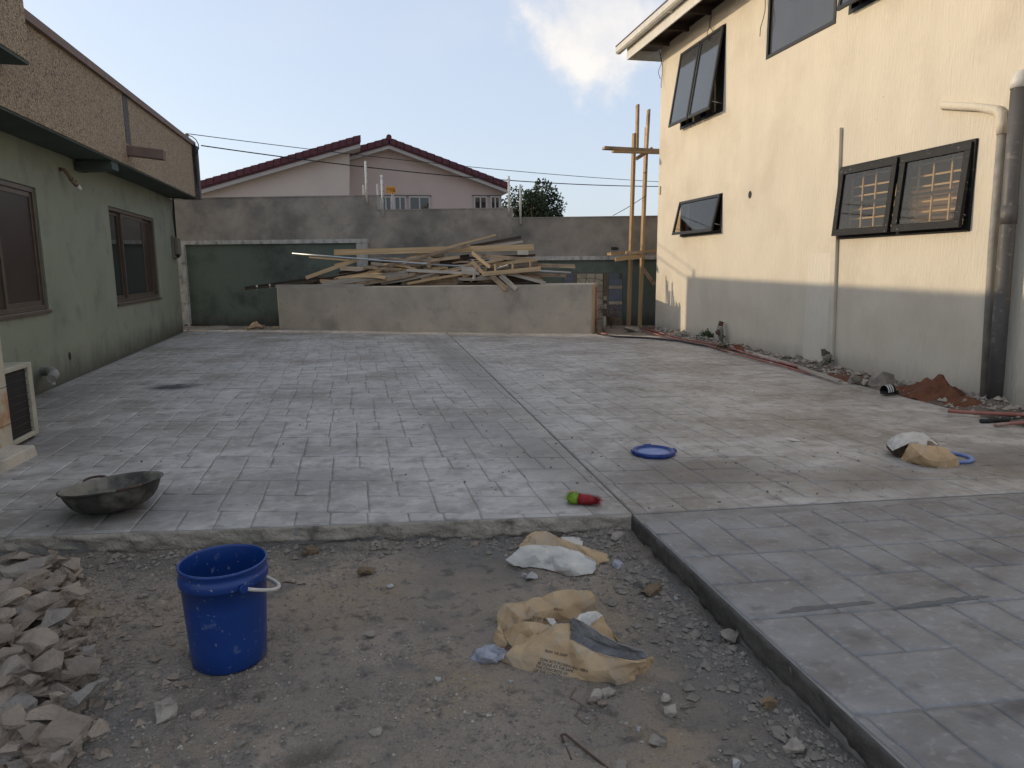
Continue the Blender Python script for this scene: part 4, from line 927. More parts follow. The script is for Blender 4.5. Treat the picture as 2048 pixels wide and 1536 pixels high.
for i in range(48):   # the mass of dark boards inside the heap
    cx = rl.gauss(930, 220); cx = min(max(cx, 520), 1480); hmax = 335-170*max(0, 1-abs(cx-1020)/620); cy = rl.uniform(hmax+18, 340); l = rl.uniform(180, 420); sl_ = rl.gauss(-.06, .13)
    x0, x1 = max(cx-l/2, 330), min(cx+l/2, 1640); y0, y1 = cy-sl_*(x0-cx)*0+sl_*(x0-cx), cy+sl_*(x1-cx); y0, y1 = min(y0, 344), min(y1, 344)
    d = rl.uniform(.35, .95); pb(x0, y0, x1, y1, rl.uniform(14, 32), d, d+rl.uniform(-.1,.1), rl.choice(['wood_dark','wood_dark','wood_mid','wood_grey']), 'weathered dark board buried inside the timber pile', rl.uniform(.03,.06), rl.uniform(-.6,.6), rl.uniform(-.03,.06))
a = PL(*Zx(283,180),.12); b = PL(*Zx(1783,284),.30)
tag(MB().tube([a.lerp(b, i/6)-Vector((0,0,.03*math.sin(i/6*3.14))) for i in range(7)], .022, 10).build('metal_pipe', M['steel']), 'long galvanised metal pipe lying through the timber pile', 'pipe')
for i, x in enumerate((92,162)):
    q = PL(*Zx(x,368-(x-30)*.09),.3); tag(MB().add(*[[q+v for v in hull(random.Random(x), .05,.2,.13)[0]], hull(random.Random(x), .05,.2,.13)[1]]).build('plastic_tie', M['kraft_white']), ['white rag tied round the dark bars, outer of the two','white rag tied round the dark bars, inner of the two'][i], 'rag')
fr = thing('wooden_frame', PL(*Zx(1430,300),.05), 'broken open wooden box frame leaning on the right of the timber pile', 'frame')
for (x0,y0,x1,y1,h,d0,d1,mt,nm) in ((1252,178,1345,252,15,.12,.02,'wood_lit','rail'),(1250,222,1322,298,16,.10,0,'wood_mid','rail'),(1318,290,1622,262,22,-.02,.0,'wood_lit','rail'),(1335,243,1600,214,15,.30,.32,'wood_lit','rail'),(1262,190,1602,218,20,.36,.34,'wood_mid','rail'),(1375,245,1378,292,14,.02,.0,'wood_mid','slat'),(1470,236,1472,280,14,.03,.01,'wood_mid','slat'),(1565,228,1566,268,14,.04,.02,'wood_mid','slat'),(1300,230,1275,270,13,.08,.05,'wood_mid','slat')):
    board(nm, PL(*Zx(x0,y0),d0), PL(*Zx(x1,y1),d1), h*.0044, .035, M[mt], parent=fr)
MB().add([PL(*Zx(1335,252),.2),PL(*Zx(1600,224),.22),PL(*Zx(1610,262),.05),PL(*Zx(1325,290),.05)], [(0,1,2,3)]).build('panel', M['wood_dark'], fr)
# planks and rag on the ground behind the paving at the left
board('ground_plank', gp(372,660,.03), gp(455,655,.05), .22, .03, M['wood_grey'], 'pale grey plank lying at the foot of the green wall', 'board', roll=1.5)
board('ground_plank', gp(372,650,.02), gp(560,647,.02), .10, .03, M['wood_dark'], 'dark plank lying behind the pale one at the green wall', 'board', roll=1.5)
def lump(name, c, sx, sy, sz, seed, mt, label, cat, group=None, amp=.2, n=14, rz=None, tilt=0.0, boxy=.6, cuts=2, sink=.22):
    rn = random.Random(seed); vs, fs = rough_hull(rn, sx, sy, sz, amp, n, boxy, cuts)
    q = Matrix.Rotation(rz if rz is not None else rn.uniform(0,6.28), 3, 'Z') @ Matrix.Rotation(tilt, 3, 'X')
    vs = [q@v for v in vs]; zmin = min(v.z for v in vs); c = Vector(c)
    vs = [v+c+Vector((0,0,-zmin-sz*sink)) for v in vs]
    return tag(MB().add(vs, fs).build(name, mt), label, cat, group)
lump('crumpled_sack', gp(512,660,.0), .42,.25,.17, 5, M['kraft'], 'crumpled tan sack piece at the foot of the green wall', 'sack', amp=.5, sink=.05)
lump('crumpled_sack', gp(552,660,.0), .2,.15,.08, 6, M['kraft'], 'small tan paper scrap beside the planter corner', 'sack', amp=.5, sink=.05)

# ---------------- stone cladding samples on the green wall right of the planter
Zc = lambda x, y: (1130+x/7.585, 500+y/7.585)
cl_ = thing('stone_cladding', BW(bu(1200,650,.03)[0], 0, .03), 'patchy cladding of cream crazy paving and blue-grey tiles on the green wall', 'cladding')
def tile_px(pts, mt, o0, th, nm):
    q = [on_plane(*Zc(*p), BP+BN*(o0+th), BN) for p in pts]; n = len(q); b = [v-BN*th for v in q]
    MB().add(q+b, [list(range(n)), list(range(2*n-1,n-1,-1))]+[(i, i+n, (i+1) % n+n, (i+1) % n) for i in range(n)]).build(nm, M[mt], cl_)
def rt_(x0,y0,x1,y1): return [(x0,y0),(x1,y0),(x1,y1),(x0,y1)]
tile_px(rt_(-10,345,640,1190), 'mortar', .003, .012, 'mortar_bed'); tile_px(rt_(648,345,875,1190), 'mortar', .003, .012, 'mortar_bed')
for y0, y1 in ((350,410),(414,466),(470,520),(524,580)): tile_px(rt_(-10,y0,145,y1), 'tile_blue', .0155, .014, 'tile')
tile_px(rt_(150,350,172,560), 'tile_brown', .0155, .014, 'tile')
for y0, y1, m_ in ((350,440,'tile_blue'),(444,532,'tile_blue'),(538,590,'stone_cream'),(596,680,'tile_blue'),(684,772,'tile_blue'),(778,826,'stone_cream'),(832,920,'tile_blue'),(924,1010,'tile_blue'),(1016,1064,'tile_brown'),(1070,1180,'tile_brown')):
    tile_px(rt_(664,y0,868 if y0 > 440 else 820,y1), m_, .0155, .014, 'tile')
for y0, y1 in ((355,440),(446,565),(570,695),(700,760),(815,895)): tile_px(rt_(585 if y0 > 500 else 590, y0, 632, y1), 'tile_brown' if y0 < 690 else 'stone_cream', .0155, .014, 'tile')
for y0 in range(360,1180,120): tile_px(rt_(640,y0,658,y0+114), 'tile_brown', .0155, .012, 'tile')
rj = random.Random(4); gx = [178,300,430,578]; gy = [355,450,540,640,735,830,930,1050,1180]
P_ = {(i,j): (gx[i]+(rj.uniform(-38,38) if 0 < i < 3 else 0), gy[j]+(rj.uniform(-30,30) if 0 < j < 8 else 0)) for i in range(4) for j in range(9)}
for i in range(3):
    for j in range(8):
        q = [P_[i,j],P_[i+1,j],P_[i+1,j+1],P_[i,j+1]]
        for tri in ((q,) if rj.random() < .45 else ((q[0],q[1],q[2]),(q[0],q[2],q[3]))):
            ce = (sum(p[0] for p in tri)/len(tri), sum(p[1] for p in tri)/len(tri)); tr = [(p[0]+(ce[0]-p[0])*.09, p[1]+(ce[1]-p[1])*.09) for p in tri]
            tile_px(tr, 'stone_cream', .0155, .014+rj.uniform(0,.01), 'stone')
# conduit standing at the planter end
q0 = gp(1192,662); 
tag(MB().tube([q0, q0+Vector((0,0,.3)), q0+Vector((-.02,0,.7)), q0+Vector((.0,0,1.0))], .03, 8).build('upright_conduit', M['red_pipe']), 'faded red conduit standing against the right end of the planter', 'pipe')
q0 = gp(1195,663)+Vector((.12,-.1,0)); tag(MB().tube([q0-Vector((0,0,.03)), q0+Vector((0,0,.34))], .045, 12).build('pipe_stub', M['grey_pvc']), 'short grey pipe stub beside the planter end', 'pipe')
# dry bush
def bush(name, c, r, n, mt, label, seed, leaf=.03, hgt=1.0, stems=8, group=None):
    rn = random.Random(seed); t = thing(name, c, label, 'plant', group); c = Vector(c); st_ = MB(); lf = MB()
    for k in range(stems):
        a = rn.uniform(0,6.28); tip = c+Vector((math.cos(a)*r*rn.uniform(.3,1), math.sin(a)*r*rn.uniform(.3,1), hgt*rn.uniform(.5,1)))
        mid = c.lerp(tip,.5)+Vector((rn.uniform(-.05,.05),rn.uniform(-.05,.05),.04)); st_.tube([c, mid, tip], [.006,.004,.002], 5)
        for i in range(n//stems):
            tt = rn.uniform(.15,1); p = (c.lerp(mid, tt*2) if tt < .5 else mid.lerp(tip, tt*2-1))+Vector((rn.gauss(0,.03),rn.gauss(0,.03),rn.gauss(0,.02)))
            u = Vector((rn.gauss(0,1),rn.gauss(0,1),rn.gauss(0,.6))).normalized(); v = u.cross(Vector((rn.gauss(0,1),rn.gauss(0,1),rn.gauss(0,1)))).normalized(); s = leaf*rn.uniform(.5,1.2)
            lf.add([p, p+u*s*.5+v*s*.35, p+u*s, p+u*s*.5-v*s*.35], [(0,1,2,3)])
    st_.build('stem', M['twig'], t); lf.build('leaves', mt, t); return t
bush('dry_plant', gp(1222,655), .35, 500, M['twig'], 'withered brown plant climbing the cladding beside the planter', 3, .05, .62, 14)
bush('weed', gp(1412,682,.02), .22, 500, M['leaf'], 'small dark green weed at the foot of the cream house', 8, .045, .2, 12)
bush('weed', gp(1445,700,.02), .12, 120, M['leaf'], 'tiny green weed in front of the tap stub', 12, .035, .1, 6)
bush('tall_weed', gp(1418,678,.02), .05, 40, M['leaf'], 'thin tall weed stem against the cream wall', 9, .03, .62, 2)

# ---------------- scaffold at the far corner of the cream house
sc = thing('timber_scaffold', (6.5,15.9,0), 'two pine scaffold posts with cross boards at the cream house corner', 'scaffold')
pA0 = gp(1257,655,-.02); pA1 = at_y(1273,210,pA0.y); pB0 = gp(1279,657,-.02); pB1 = at_y(1295,220,pB0.y)
m1 = pA0.lerp(pA1,.79); m2 = pB0.lerp(pB1,.72)
board('post', pA0, pA0.lerp(pA1,.88)+Vector((-.03,0,0)), .13, .06, M['wood_post'], parent=sc); board('post_extension', m1+Vector((.02,-.07,0)), pA1+Vector((0,-.07,0)), .12, .05, M['wood_mid'], parent=sc)
board('post', pB0, pB0.lerp(pB1,.93), .12, .06, M['wood_post'], parent=sc); board('post_extension', m2+Vector((-.03,-.065,0)), pB1+Vector((0,-.065,0)), .11, .05, M['wood_mid'], parent=sc)
def at_(px, py, y): return at_y(px, py, y)
for (x0,y0,x1,y1,yy,h,th,mt,nm) in ((1206,296,1340,303,15.80,.06,.2,'wood_mid','cross_board'),(1224,303,1330,306,15.62,.05,.1,'wood_post','cross_board'),(1217,508,1330,500,15.82,.06,.25,'wood_post','platform_board'),(1231,519,1287,511,15.58,.09,.05,'wood_post','cross_board'),(1250,505,1287,506,15.55,.07,.04,'wood_mid','cross_board'),(1272,318,1306,296,15.75,.08,.05,'wood_mid','brace'),(1283,535,1308,568,15.95,.09,.05,'wood_mid','brace')):
    board(nm, at_(x0,y0,yy), at_(x1,y1,yy), h, th, M[mt], parent=sc)
q = at_(1229,501,15.72); lump('black_lump', q, .12,.2,.09, 4, M['rubber'], 'small black object left on the lower scaffold board', 'object', amp=.2, sink=0.0)

# ---------------- along the foot of the cream house
HP = 'conduits lying along the paving edge'
def conduit(pts, r, mt, label): 
    P = [gp(x, y, z) for x, y, z in pts]; Q = []
    for i in range(len(P)-1):
        for k in range(4): Q.append(P[i].lerp(P[i+1], k/4)+Vector((rnd.uniform(-.01,.01),rnd.uniform(-.01,.01),0)))
    Q.append(P[-1]); return tag(MB().tube(Q, r, 8).build('conduit', M[mt]), label, 'pipe', HP)
conduit([(1283,660,.03),(1340,676,.035),(1420,692,.04),(1500,715,.04),(1570,733,.03),(1620,747,.03)], .014, 'red_pipe', 'faded red conduit along the paving edge, nearest the paving')
conduit([(1290,657,.05),(1360,676,.06),(1440,690,.06),(1520,714,.06),(1600,735,.05)], .014, 'red_pipe', 'faded red conduit along the paving edge, nearest the wall')
conduit([(1195,668,.015),(1230,673,.018),(1300,676,.02),(1360,682,.03),(1420,693,.03),(1460,702,.03)], .018, 'black_pipe', 'black hose lying across the far right paving corner')
conduit([(1192,664,.02),(1205,667,.02),(1215,668,.02)], .018, 'red_pipe', 'short red conduit at the planter foot')
conduit([(1898,822,.04),(1960,826,.045),(2010,828,.05),(2080,832,.05)], .018, 'red_pipe', 'red conduit below the black downpipe, upper one')
conduit([(1990,850,.02),(2040,846,.03),(2090,842,.03)], .016, 'red_pipe', 'red conduit at the right photo edge, lower one')
conduit([(1960,842,.02),(2020,840,.02),(2090,838,.02)], .022, 'black_pipe', 'black hose at the right photo edge between red conduits')
for i, (x0,y0,x1,y1) in enumerate(((1455,690,1540,716),(1530,712,1612,738),(1600,735,1680,762))):
    board('paint_splashed_lath', gp(x0,y0,.05), gp(x1,y1,.045), .06, .03, M['wood_grey'], ['pale splashed lath beside the red conduits, far one','pale splashed lath beside the red conduits, middle one','pale splashed lath beside the red conduits, near one'][i], 'board', roll=1.4)
# red soil mound
rn = random.Random(2); vs = []; fs = []; mc = gp(1838,800,0); mc.x = 6.2; NR, NA = 14, 40
for i in range(NR+1):
    for j in range(NA):
        r = i/NR; a = 6.2832*j/NA; x = mc.x+.30*r*math.cos(a)*(1+.2*nzv(a*2,1)); y = mc.y+.62*r*math.sin(a)*(1+.2*nzv(a*3,5)); h = .23*(1-r)**1.25*(1+.5*nzv(x,y,2,5))+.09*fbm(x,y,5)*(1-r*.5)+.02*fbm(x,y,18)
        x = min(x, RW(y,0).x+.02); vs.append((x, y, max(-.03, h)-.005*(i == NR)))
for i in range(NR):
    for j in range(NA): j2 = (j+1) % NA; fs.append((i*NA+j, i*NA+j2, (i+1)*NA+j2, (i+1)*NA+j))
tag(MB().add(vs, fs, True).build('soil_mound', M['redsoil']), 'small heap of red soil against the cream wall', 'soil')
q = gp(1425,695,.0); vs2, fs2 = rough_hull(random.Random(77), .6,.9,.14,.3,18,.2,3); tag(MB().add([v+Vector((6.5,10.75,.03)) for v in vs2], fs2).build('soil_mound', M['redsoil']), 'low patch of red soil beside the weeds', 'soil')
def tap(c, h, seed, label):
    t = thing('wrapped_pipe_stub', c, label, 'pipe'); c = Vector(c)
    MB().tube([c-Vector((0,0,.05)), c+Vector((0,0,h*.6)), c+Vector((-.03,-.02,h*.85))], .04, 10).build('pipe', M['grey_pvc'], t)
    rn = random.Random(seed)
    for k in range(4):
        vs, fs = rough_hull(rn, .13,.13,.13,.5,14,.2,2); p = c+Vector((rn.uniform(-.05,.03),rn.uniform(-.04,.04),h*(.35+.2*k))); MB().add([v+p for v in vs], fs, True).build('mortar_lump', M['dirt_strip'] if k % 2 else M['rock'], t)
tap(RW(11.9,.05,.1), .36, 3, 'mortar-caked pipe stub at the wall beside the weeds'); tap(RW(8.78,.0,.12), .22, 6, 'mortar-caked pipe foot below the plastered pipe')
SG = 'stones along the cream wall'
for i, (px, py, s, lab) in enumerate(((1762,772,.30,'largest rounded grey stone left of the red soil'),(1705,765,.17,'small grey stone left of the largest stone'),(1731,768,.10,'little pale stone between the two grey stones'),(1605,722,.2,'grey stone in front of the wall left of the plastered pipe'),(1450,668,.16,'grey stone by the far end of the conduits'),(1385,672,.24,'tan rubble lump near the far house corner'),(1350,668,.22,'grey rubble lump at the far house corner'),(1890,797,.14,'grey stone at the right foot of the red soil'),(1930,808,.13,'pale mortar lump left of the black downpipe'),(2012,806,.16,'pale mortar lump right of the black downpipe'))):
    p = gp(px, py, .02); p.x = min(p.x, RW(p.y,0).x-s*.45); lump('stone', p, s*1.1, s, s*.9, 40+i, M['rock'], lab, 'stone', SG, amp=.15, boxy=.3, cuts=2)
lump('broken_slab', gp(1262,663,.0), .5,.3,.16, 71, M['rock'], 'broken grey concrete slab lying at the scaffold foot', 'rubble', amp=.1, rz=.2)
for i in range(90):   # mortar droppings at the wall foot
    pass
def wallbits(rn):
    y = rn.uniform(5.2, 15.0); t = rn.random()**.6; xa = edge_x(y); xb = RW(y,0).x; return xa+(xb-xa)*t, y, strip_h(y, t)
scatter_bits('wall_foot_debris', 2600, wallbits, .008, .06, M['rock'], 'mortar droppings and pebbles along the cream wall foot', 'debris')
# slipper
sp0 = gp(1778,786,.02); slp = thing('slipper', sp0, 'black slide slipper with white stripes lying by the red soil', 'slipper')
u = Vector((.95,.3,0)).normalized(); v = Vector((-u.y,u.x,0))
sole = [(-.13,-.02),(-.12,.03),(-.05,.045),(.03,.04),(.1,.05),(.14,.03),(.145,-.01),(.11,-.045),(.03,-.045),(-.05,-.045),(-.11,-.04)]
pts = [sp0+u*a+v*b for a, b in sole]; n = len(pts); MB().add(pts+[p+Vector((0,0,.025)) for p in pts], [list(range(n))[::-1], list(range(n,2*n))]+[(i,(i+1)%n,(i+1)%n+n,i+n) for i in range(n)]).build('sole', M['rubber'], slp)
def arch(a0, a1, lift, nm, mt):
    mb = MB(); vs = []
    for a in (a0, a1):
        for k in range(9): t = math.pi*k/8; vs.append(sp0+u*a+v*(.05+lift)*math.cos(t)+Vector((0,0,.02+(.075+lift)*math.sin(t))))
    mb.add(vs, [(k,k+1,10+k,9+k) for k in range(8)], True); mb.build(nm, M[mt], slp)
arch(-.10,.05,0,'strap','rubber')
for a in (-.095,-.055,-.015): arch(a, a+.02, .003, 'stripe', 'cloth_white')

# ---------------- tree behind the wall
def tree(c, cr, hgt, n, label, seed):
    rn = random.Random(seed); t = thing('leafy_tree', c, label, 'tree'); c = Vector(c)
    tr = MB(); tr.tube([c, c+Vector((.1,0,hgt*.35)), c+Vector((0,.1,hgt*.6))], [.28,.22,.12], 10)
    for k in range(7): a = k*.9; tr.tube([c+Vector((0,0,hgt*.33)), c+Vector((math.cos(a)*cr*.35, math.sin(a)*cr*.35, hgt*.55)), c+Vector((math.cos(a)*cr*.7, math.sin(a)*cr*.7, hgt*.72))], [.1,.07,.02], 6)
    tr.build('trunk', M['bark'], t)
    cl = []
    for k in range(34):
        v = Vector((rn.gauss(0,1),rn.gauss(0,1),rn.gauss(0,1))).normalized()*rn.uniform(.25,.95); cl.append((c+Vector((v.x*cr, v.y*cr, hgt*.70+v.z*hgt*.30)), rn.uniform(.16,.3)*cr))
    lf = MB()
    for i in range(n):
        p, r = cl[rn.randrange(len(cl))]; d = Vector((rn.gauss(0,1),rn.gauss(0,1),rn.gauss(0,.8))).normalized()*r*rn.uniform(.55,1.08); p = p+d
        u = (d.normalized()+Vector((rn.gauss(0,.7),rn.gauss(0,.7),rn.gauss(0,.7)))).normalized(); w_ = u.cross(Vector((rn.gauss(0,1),rn.gauss(0,1),rn.gauss(0,1)))).normalized(); s = rn.uniform(.12,.26)
        lf.add([p, p+u*s*.5+w_*s*.3, p+u*s, p+u*s*.5-w_*s*.3], [(0,1,2,3)])
    lf.build('crown', M['leaf_dark'], t)
tp = at_y(1062,432,46); tree((tp.x,46,0), 2.35, 7.3, 9000, 'dark leafy tree behind the wall beside the pink house', 5)

# ---------------- foreground: bucket
bc = gp(461,1322,-.135); bc.z = dirt_h(bc.x, bc.y)-.004
bk = thing('blue_bucket', bc, 'tall blue plastic bucket with white handle standing on the dirt', 'bucket')
RB, RTp, HB = .144, .162, .425
prof = [(0,.006),(RB-.03,.0),(RB-.008,.003),(RB,.014)]
prof += [(RB+(RTp-RB)*t, .014+(HB-.09)*t) for t in (.25,.5,.75,1.0)]
h0 = HB-.076
prof += [(RTp+.007,h0+.002),(RTp+.008,h0+.006),(RTp+.008,h0+.03),(RTp+.006,h0+.034),(RTp+.003,h0+.036),(RTp+.003,h0+.062),(RTp+.007,h0+.065),(RTp+.007,h0+.073),(RTp+.004,HB),(RTp+.000,HB)]
prof += [(RTp-.002,HB-.008),(RTp-.004,h0),(RB-.004,.02),(0,.016)]
MB().lathe(prof, bc, 72).build('body', M['blue'], bk)
fd = (Vector((CAM.x,CAM.y,0))-Vector((bc.x,bc.y,0))).normalized(); sd_ = Vector((-fd.y, fd.x, 0))
if sd_.dot(RT) < 0: sd_ = -sd_
ear = (fd*.93+sd_*.36).normalized(); side = Vector((-ear.y, ear.x, 0)); side = side if side.dot(RT) > 0 else -side
pts = []
for i in range(25):
    t = math.pi*i/24; rr = RTp+.014; q = ear*math.cos(t)*(rr+.002)+side*math.sin(t)*(rr+.035); pts.append(bc+q+Vector((0,0,h0+.012-.10*math.sin(t))))
MB().tube(pts, .0075, 8).build('handle', M['white_plastic'], bk)
MB().tube(pts[9:16], .0095, 10).build('grip', M['white_plastic'], bk)
for sgn in (1,-1): MB().tube([bc+ear*sgn*(RTp+.008)+Vector((0,0,h0+.012)), bc+ear*sgn*(RTp+.026)+Vector((0,0,h0+.012))], .016, 12).build('handle_ear', M['blue'], bk)
# ---------------- head pan
pc_ = gp(228,1030,0); pc_ = Vector((-1.47,4.60,0))
pn = thing('head_pan', pc_, 'grimy round metal head pan with cement inside, tipped on the paving', 'pan')
Mt = Matrix.Rotation(R(7), 3, Vector((.5,.85,0)).normalized()) @ Matrix.Rotation(R(4), 3, 'X'); Mt = Matrix.Rotation(R(-5), 3, 'Y')@Matrix.Rotation(R(-4), 3, 'X')
RP, DP = .275, .15
po = [(RP*math.sin(a), DP*(1-math.cos(a))/(1-math.cos(1.25))) for a in [i*1.25/14 for i in range(15)]]; po = [(0,0),(.10,.002),(.155,.010),(.19,.024),(.22,.046),(.243,.075),(.258,.105),(.268,.13),(.275,.15)]
cen = pc_+Vector((0,0,.012))
MB().lathe(po+[(RP+.012,DP+.002),(RP+.014,DP+.008),(RP+.006,DP+.011)], cen, 56, Mt).build('bowl', M['pan_out'], pn)
MB().lathe([(RP+.005,DP+.0105),(RP-.004,DP+.006)]+[(r-.005,z+.005) for r, z in po[::-1][:-1]]+[(0.0,.006)], cen, 56, Mt).build('cement_lining', M['pan_in'], pn)
for an in (2.2, 2.2+math.pi):
    hp = []
    for i in range(11):
        t = math.pi*i/10; a = an+.22*math.cos(t); rr = RP+.008+.05*math.sin(t); hp.append(cen+Mt@Vector((rr*math.cos(a), rr*math.sin(a), DP+.004+.012*math.sin(t))))
    MB().tube(hp, .0085, 8).build('handle', M['rust'], pn)
# ---------------- lids, ring
def lid(c, r, label, ring=False):
    c = Vector(c); t = thing('round_lid' if not ring else 'plastic_ring', c, label, 'lid' if not ring else 'ring')
    if ring:
        MB().lathe([(r,0),(r+.012,.004),(r+.012,.02),(r,.024),(r-.018,.022),(r-.018,.0),(r,0)], c, 56).build('ring', M['blue_lid'], t); return t
    MB().lathe([(r-.03,.018),(r-.02,.018),(r-.018,.030),(r+.004,.030),(r+.009,.022),(r+.009,.0),(r-.002,.0)], c, 64).build('rim', M['blue_rim'], t)
    MB().lathe([(0,.0155),(r*.5,.016),(r-.019,.0165),(r-.019,.012),(0,.011)], c, 64).build('disc', M['blue_lid'], t)
    for an in (1.45, 3.0, -.15, -1.5):
        mb = MB(); vs = []
        for i in range(6):
            a = an-.17+.34*i/5
            for rr, z in ((r+.006,.012),(r+.02,.012),(r+.02,.034),(r+.006,.034)): vs.append(c+Vector((rr*math.cos(a), rr*math.sin(a), z)))
        fs = [(i*4+j, i*4+(j+1)%4, i*4+4+(j+1)%4, i*4+4+j) for i in range(5) for j in range(4)]+[(3,2,1,0),(20,21,22,23)]
        mb.add(vs, fs).build('pull_tab', M['blue_rim'], t)
    return t
lid(gp(1307,907,.002), .158, 'round blue bucket lid lying on the paving'); lid(gp(1900,917,.002), .145, 'blue plastic ring half under the paper bag on the paving', True)
# ---------------- brush
b0 = gp(1137,995,.035); b1 = gp(1196,1002,.03); br = thing('scrub_brush', gp(1165,1004,0), 'soft brush head, lime green and dark red, lying on the paving edge', 'brush')
ax = (b1-b0).normalized(); bm_ = b0.lerp(b1, .34); MB().tube([b0-ax*.005, b0.lerp(b1,.08), b0.lerp(b1,.25), bm_], [.018,.034,.036,.032], 12).build('green_core', M['bristle_green'], br); MB().tube([bm_, b0.lerp(b1,.5), b0.lerp(b1,.8), b1], [.032,.033,.028,.014], 12).build('red_core', M['bristle_red'], br)
rn = random.Random(9); bg_, brd = MB(), MB()
for i in range(2600):
    t = rn.random(); p = b0.lerp(b1, t); v = Vector((rn.gauss(0,1),rn.gauss(0,1),rn.gauss(0,1))); v -= ax*v.dot(ax)*.75; v.normalize()
    rad = (.05 if t < .33 else .043)*(1-.35*max(0,t-.6))*rn.uniform(.8,1.1); v = v*rad+ax*(.02*(t-.3)); e = p+v; e.z = max(e.z, .003); w_ = ax.cross(v).normalized()*.0010
    (bg_ if t < .34 else brd).add([p-w_, p+w_, e+w_*.6, e-w_*.6], [(0,1,2,3)])
bg_.build('green_bristles', M['bristle_green'], br); brd.build('red_bristles', M['bristle_red'], br)
vs, fs = rough_hull(random.Random(5), .035,.025,.012,.2); q = gp(1142,983,.075); MB().add([v+q for v in vs], fs).build('plug', M['pink_plastic'], br)

# ---------------- paper bags (crumpled panels; every control point has its own height above the ground)
def panel(name, mt, parent, pts, outline_n, fn, base=0.0, sub=2, wr=.006, seed=0, th=.0025):
    P2 = [Vector((x, y)) for x, y, h in pts]; P3 = [gp(*fn(x, y), base+h) for x, y, h in pts]
    r = delaunay_2d_cdt(P2, [], [list(range(outline_n))], 1, 1e-4)
    vs2, fs2 = r[0], r[2]; rn = random.Random(seed); V = []
    for v in vs2:
        i = min(range(len(P2)), key=lambda k: (P2[k]-Vector(v)).length); V.append(P3[i])
    bm = bmesh.new(); bv = [bm.verts.new(v) for v in V]
    for f in fs2:
        try: bm.faces.new([bv[i] for i in f])
        except ValueError: pass
    for s_ in range(sub):
        bmesh.ops.subdivide_edges(bm, edges=bm.edges, cuts=1, use_grid_fill=True)
        if s_ == 0: bmesh.ops.smooth_vert(bm, verts=[v for v in bm.verts if not v.is_boundary], factor=.35, use_axis_x=True, use_axis_y=True, use_axis_z=True)
        bmesh.ops.triangulate(bm, faces=[f for f in bm.faces if len(f.verts) > 4])
    bmesh.ops.recalc_face_normals(bm, faces=bm.faces); bm.normal_update()
    for v in bm.verts:
        q = v.co; k = 0
        for dv, fq, ph, am in FOLD: k += am*(abs(((q.dot(dv)*fq+ph+seed*.37+.25*noise.noise(q*5)) % 1)-.5)*2-.5)*max(0, noise.noise(q*4.5+dv*7)+.35)
        k += .25*noise.noise(q*22)
        v.co = v.co+v.normal*(k*wr*2.2) if not v.is_boundary else v.co+Vector((rn.uniform(-1,1),rn.uniform(-1,1),rn.uniform(0,1)))*wr*.3
    bm.verts.index_update(); mb = MB(); mb.add([v.co.copy() for v in bm.verts], [[v.index for v in f.verts] for f in bm.faces], False); bm.free()
    o = mb.build({'white_tab':'paper_flap','side_flap':'paper_flap','white_flap':'paper_flap','pale_top':'paper_flap','grey_liner':'liner','grey_scrap':'paper_flap','film':'film'}.get(name, 'paper_fold' if 'fold' in name else 'paper_panel'), mt, parent); sd = o.modifiers.new('solid', 'SOLIDIFY'); sd.thickness = th; sd.offset = 0
    o['bvh'] = 0; del o['bvh']; PANEL[name+str(seed)] = BVHTree.FromPolygons([v[:] for v in mb.v], mb.f)
    return o
PANEL = {}
_rf = random.Random(5)
FOLD = [(Vector((_rf.gauss(0,1),_rf.gauss(0,1),_rf.gauss(0,.6))).normalized(), _rf.uniform(5,15), _rf.random(), _rf.uniform(.6,1.2)) for _ in range(6)]
D0 = -.133
Zb = lambda x, y: (900+x/4.096, 1030+y/4.096)
bag = thing('torn_cement_bag', gp(1150,1310,D0), 'large torn brown cement bag with printed text lying open on the dirt', 'paper bag')
panel('back_panel', M['kraft'], bag, [(385,830,.03),(405,760,.05),(440,730,.07),(600,715,.09),(740,685,.11),(850,632,.15),(950,612,.16),(1080,618,.16),(1150,622,.155),(1187,660,.14),(1197,780,.07),(1120,830,.05),(1000,860,.06),(880,870,.05),(740,900,.05),(640,940,.06),(560,980,.045),(480,1020,.03),(450,1040,.0),(400,960,.0),
    (560,830,.115),(700,800,.12),(860,760,.11),(1000,720,.12),(1100,700,.125),(520,850,.08),(470,900,.06),(640,860,.07),(900,820,.085)], 20, Zb, D0, 4, .008, 1)
panel('middle_panel', M['kraft'], bag, [(440,960,.05),(520,905,.10),(600,875,.125),(700,880,.13),(790,900,.115),(860,900,.14),(800,960,.12),(700,1020,.09),(600,1060,.07),(520,1085,.055),(470,1040,.045),(560,960,.10),(660,930,.125),(640,1000,.085),(740,940,.11)], 11, Zb, D0, 3, .005, 2)
panel('front_panel', M['kraft'], bag, [(388,1205,.008),(460,1135,.055),(520,1080,.08),(700,972,.125),(860,895,.165),(975,888,.175),(985,960,.15),(980,1020,.125),(1070,1060,.115),(1140,1105,.11),(1240,1148,.105),(1370,1175,.10),(1500,1195,.085),(1600,1205,.07),(1640,1195,.06),(1625,1260,.03),(1560,1300,.012),(1525,1310,.018),(1515,1355,.006),(1380,1394,.0),(1300,1372,.0),(1150,1372,.0),(1000,1364,.0),(800,1338,.0),(600,1290,.0),(480,1240,.0),
    (700,1090,.095),(860,1000,.135),(900,1060,.12),(1050,1125,.118),(960,1120,.095),(1100,1180,.085),(1240,1160,.10),(1290,1270,.062),(1340,1360,.02),(1180,1270,.055),(900,1200,.065),(700,1200,.05),(560,1190,.045),(1400,1250,.062),(1450,1320,.03),(1520,1250,.05),(1000,1290,.03),(820,1280,.025),(1400,1215,.08)], 26, Zb, D0, 4, .007, 3)
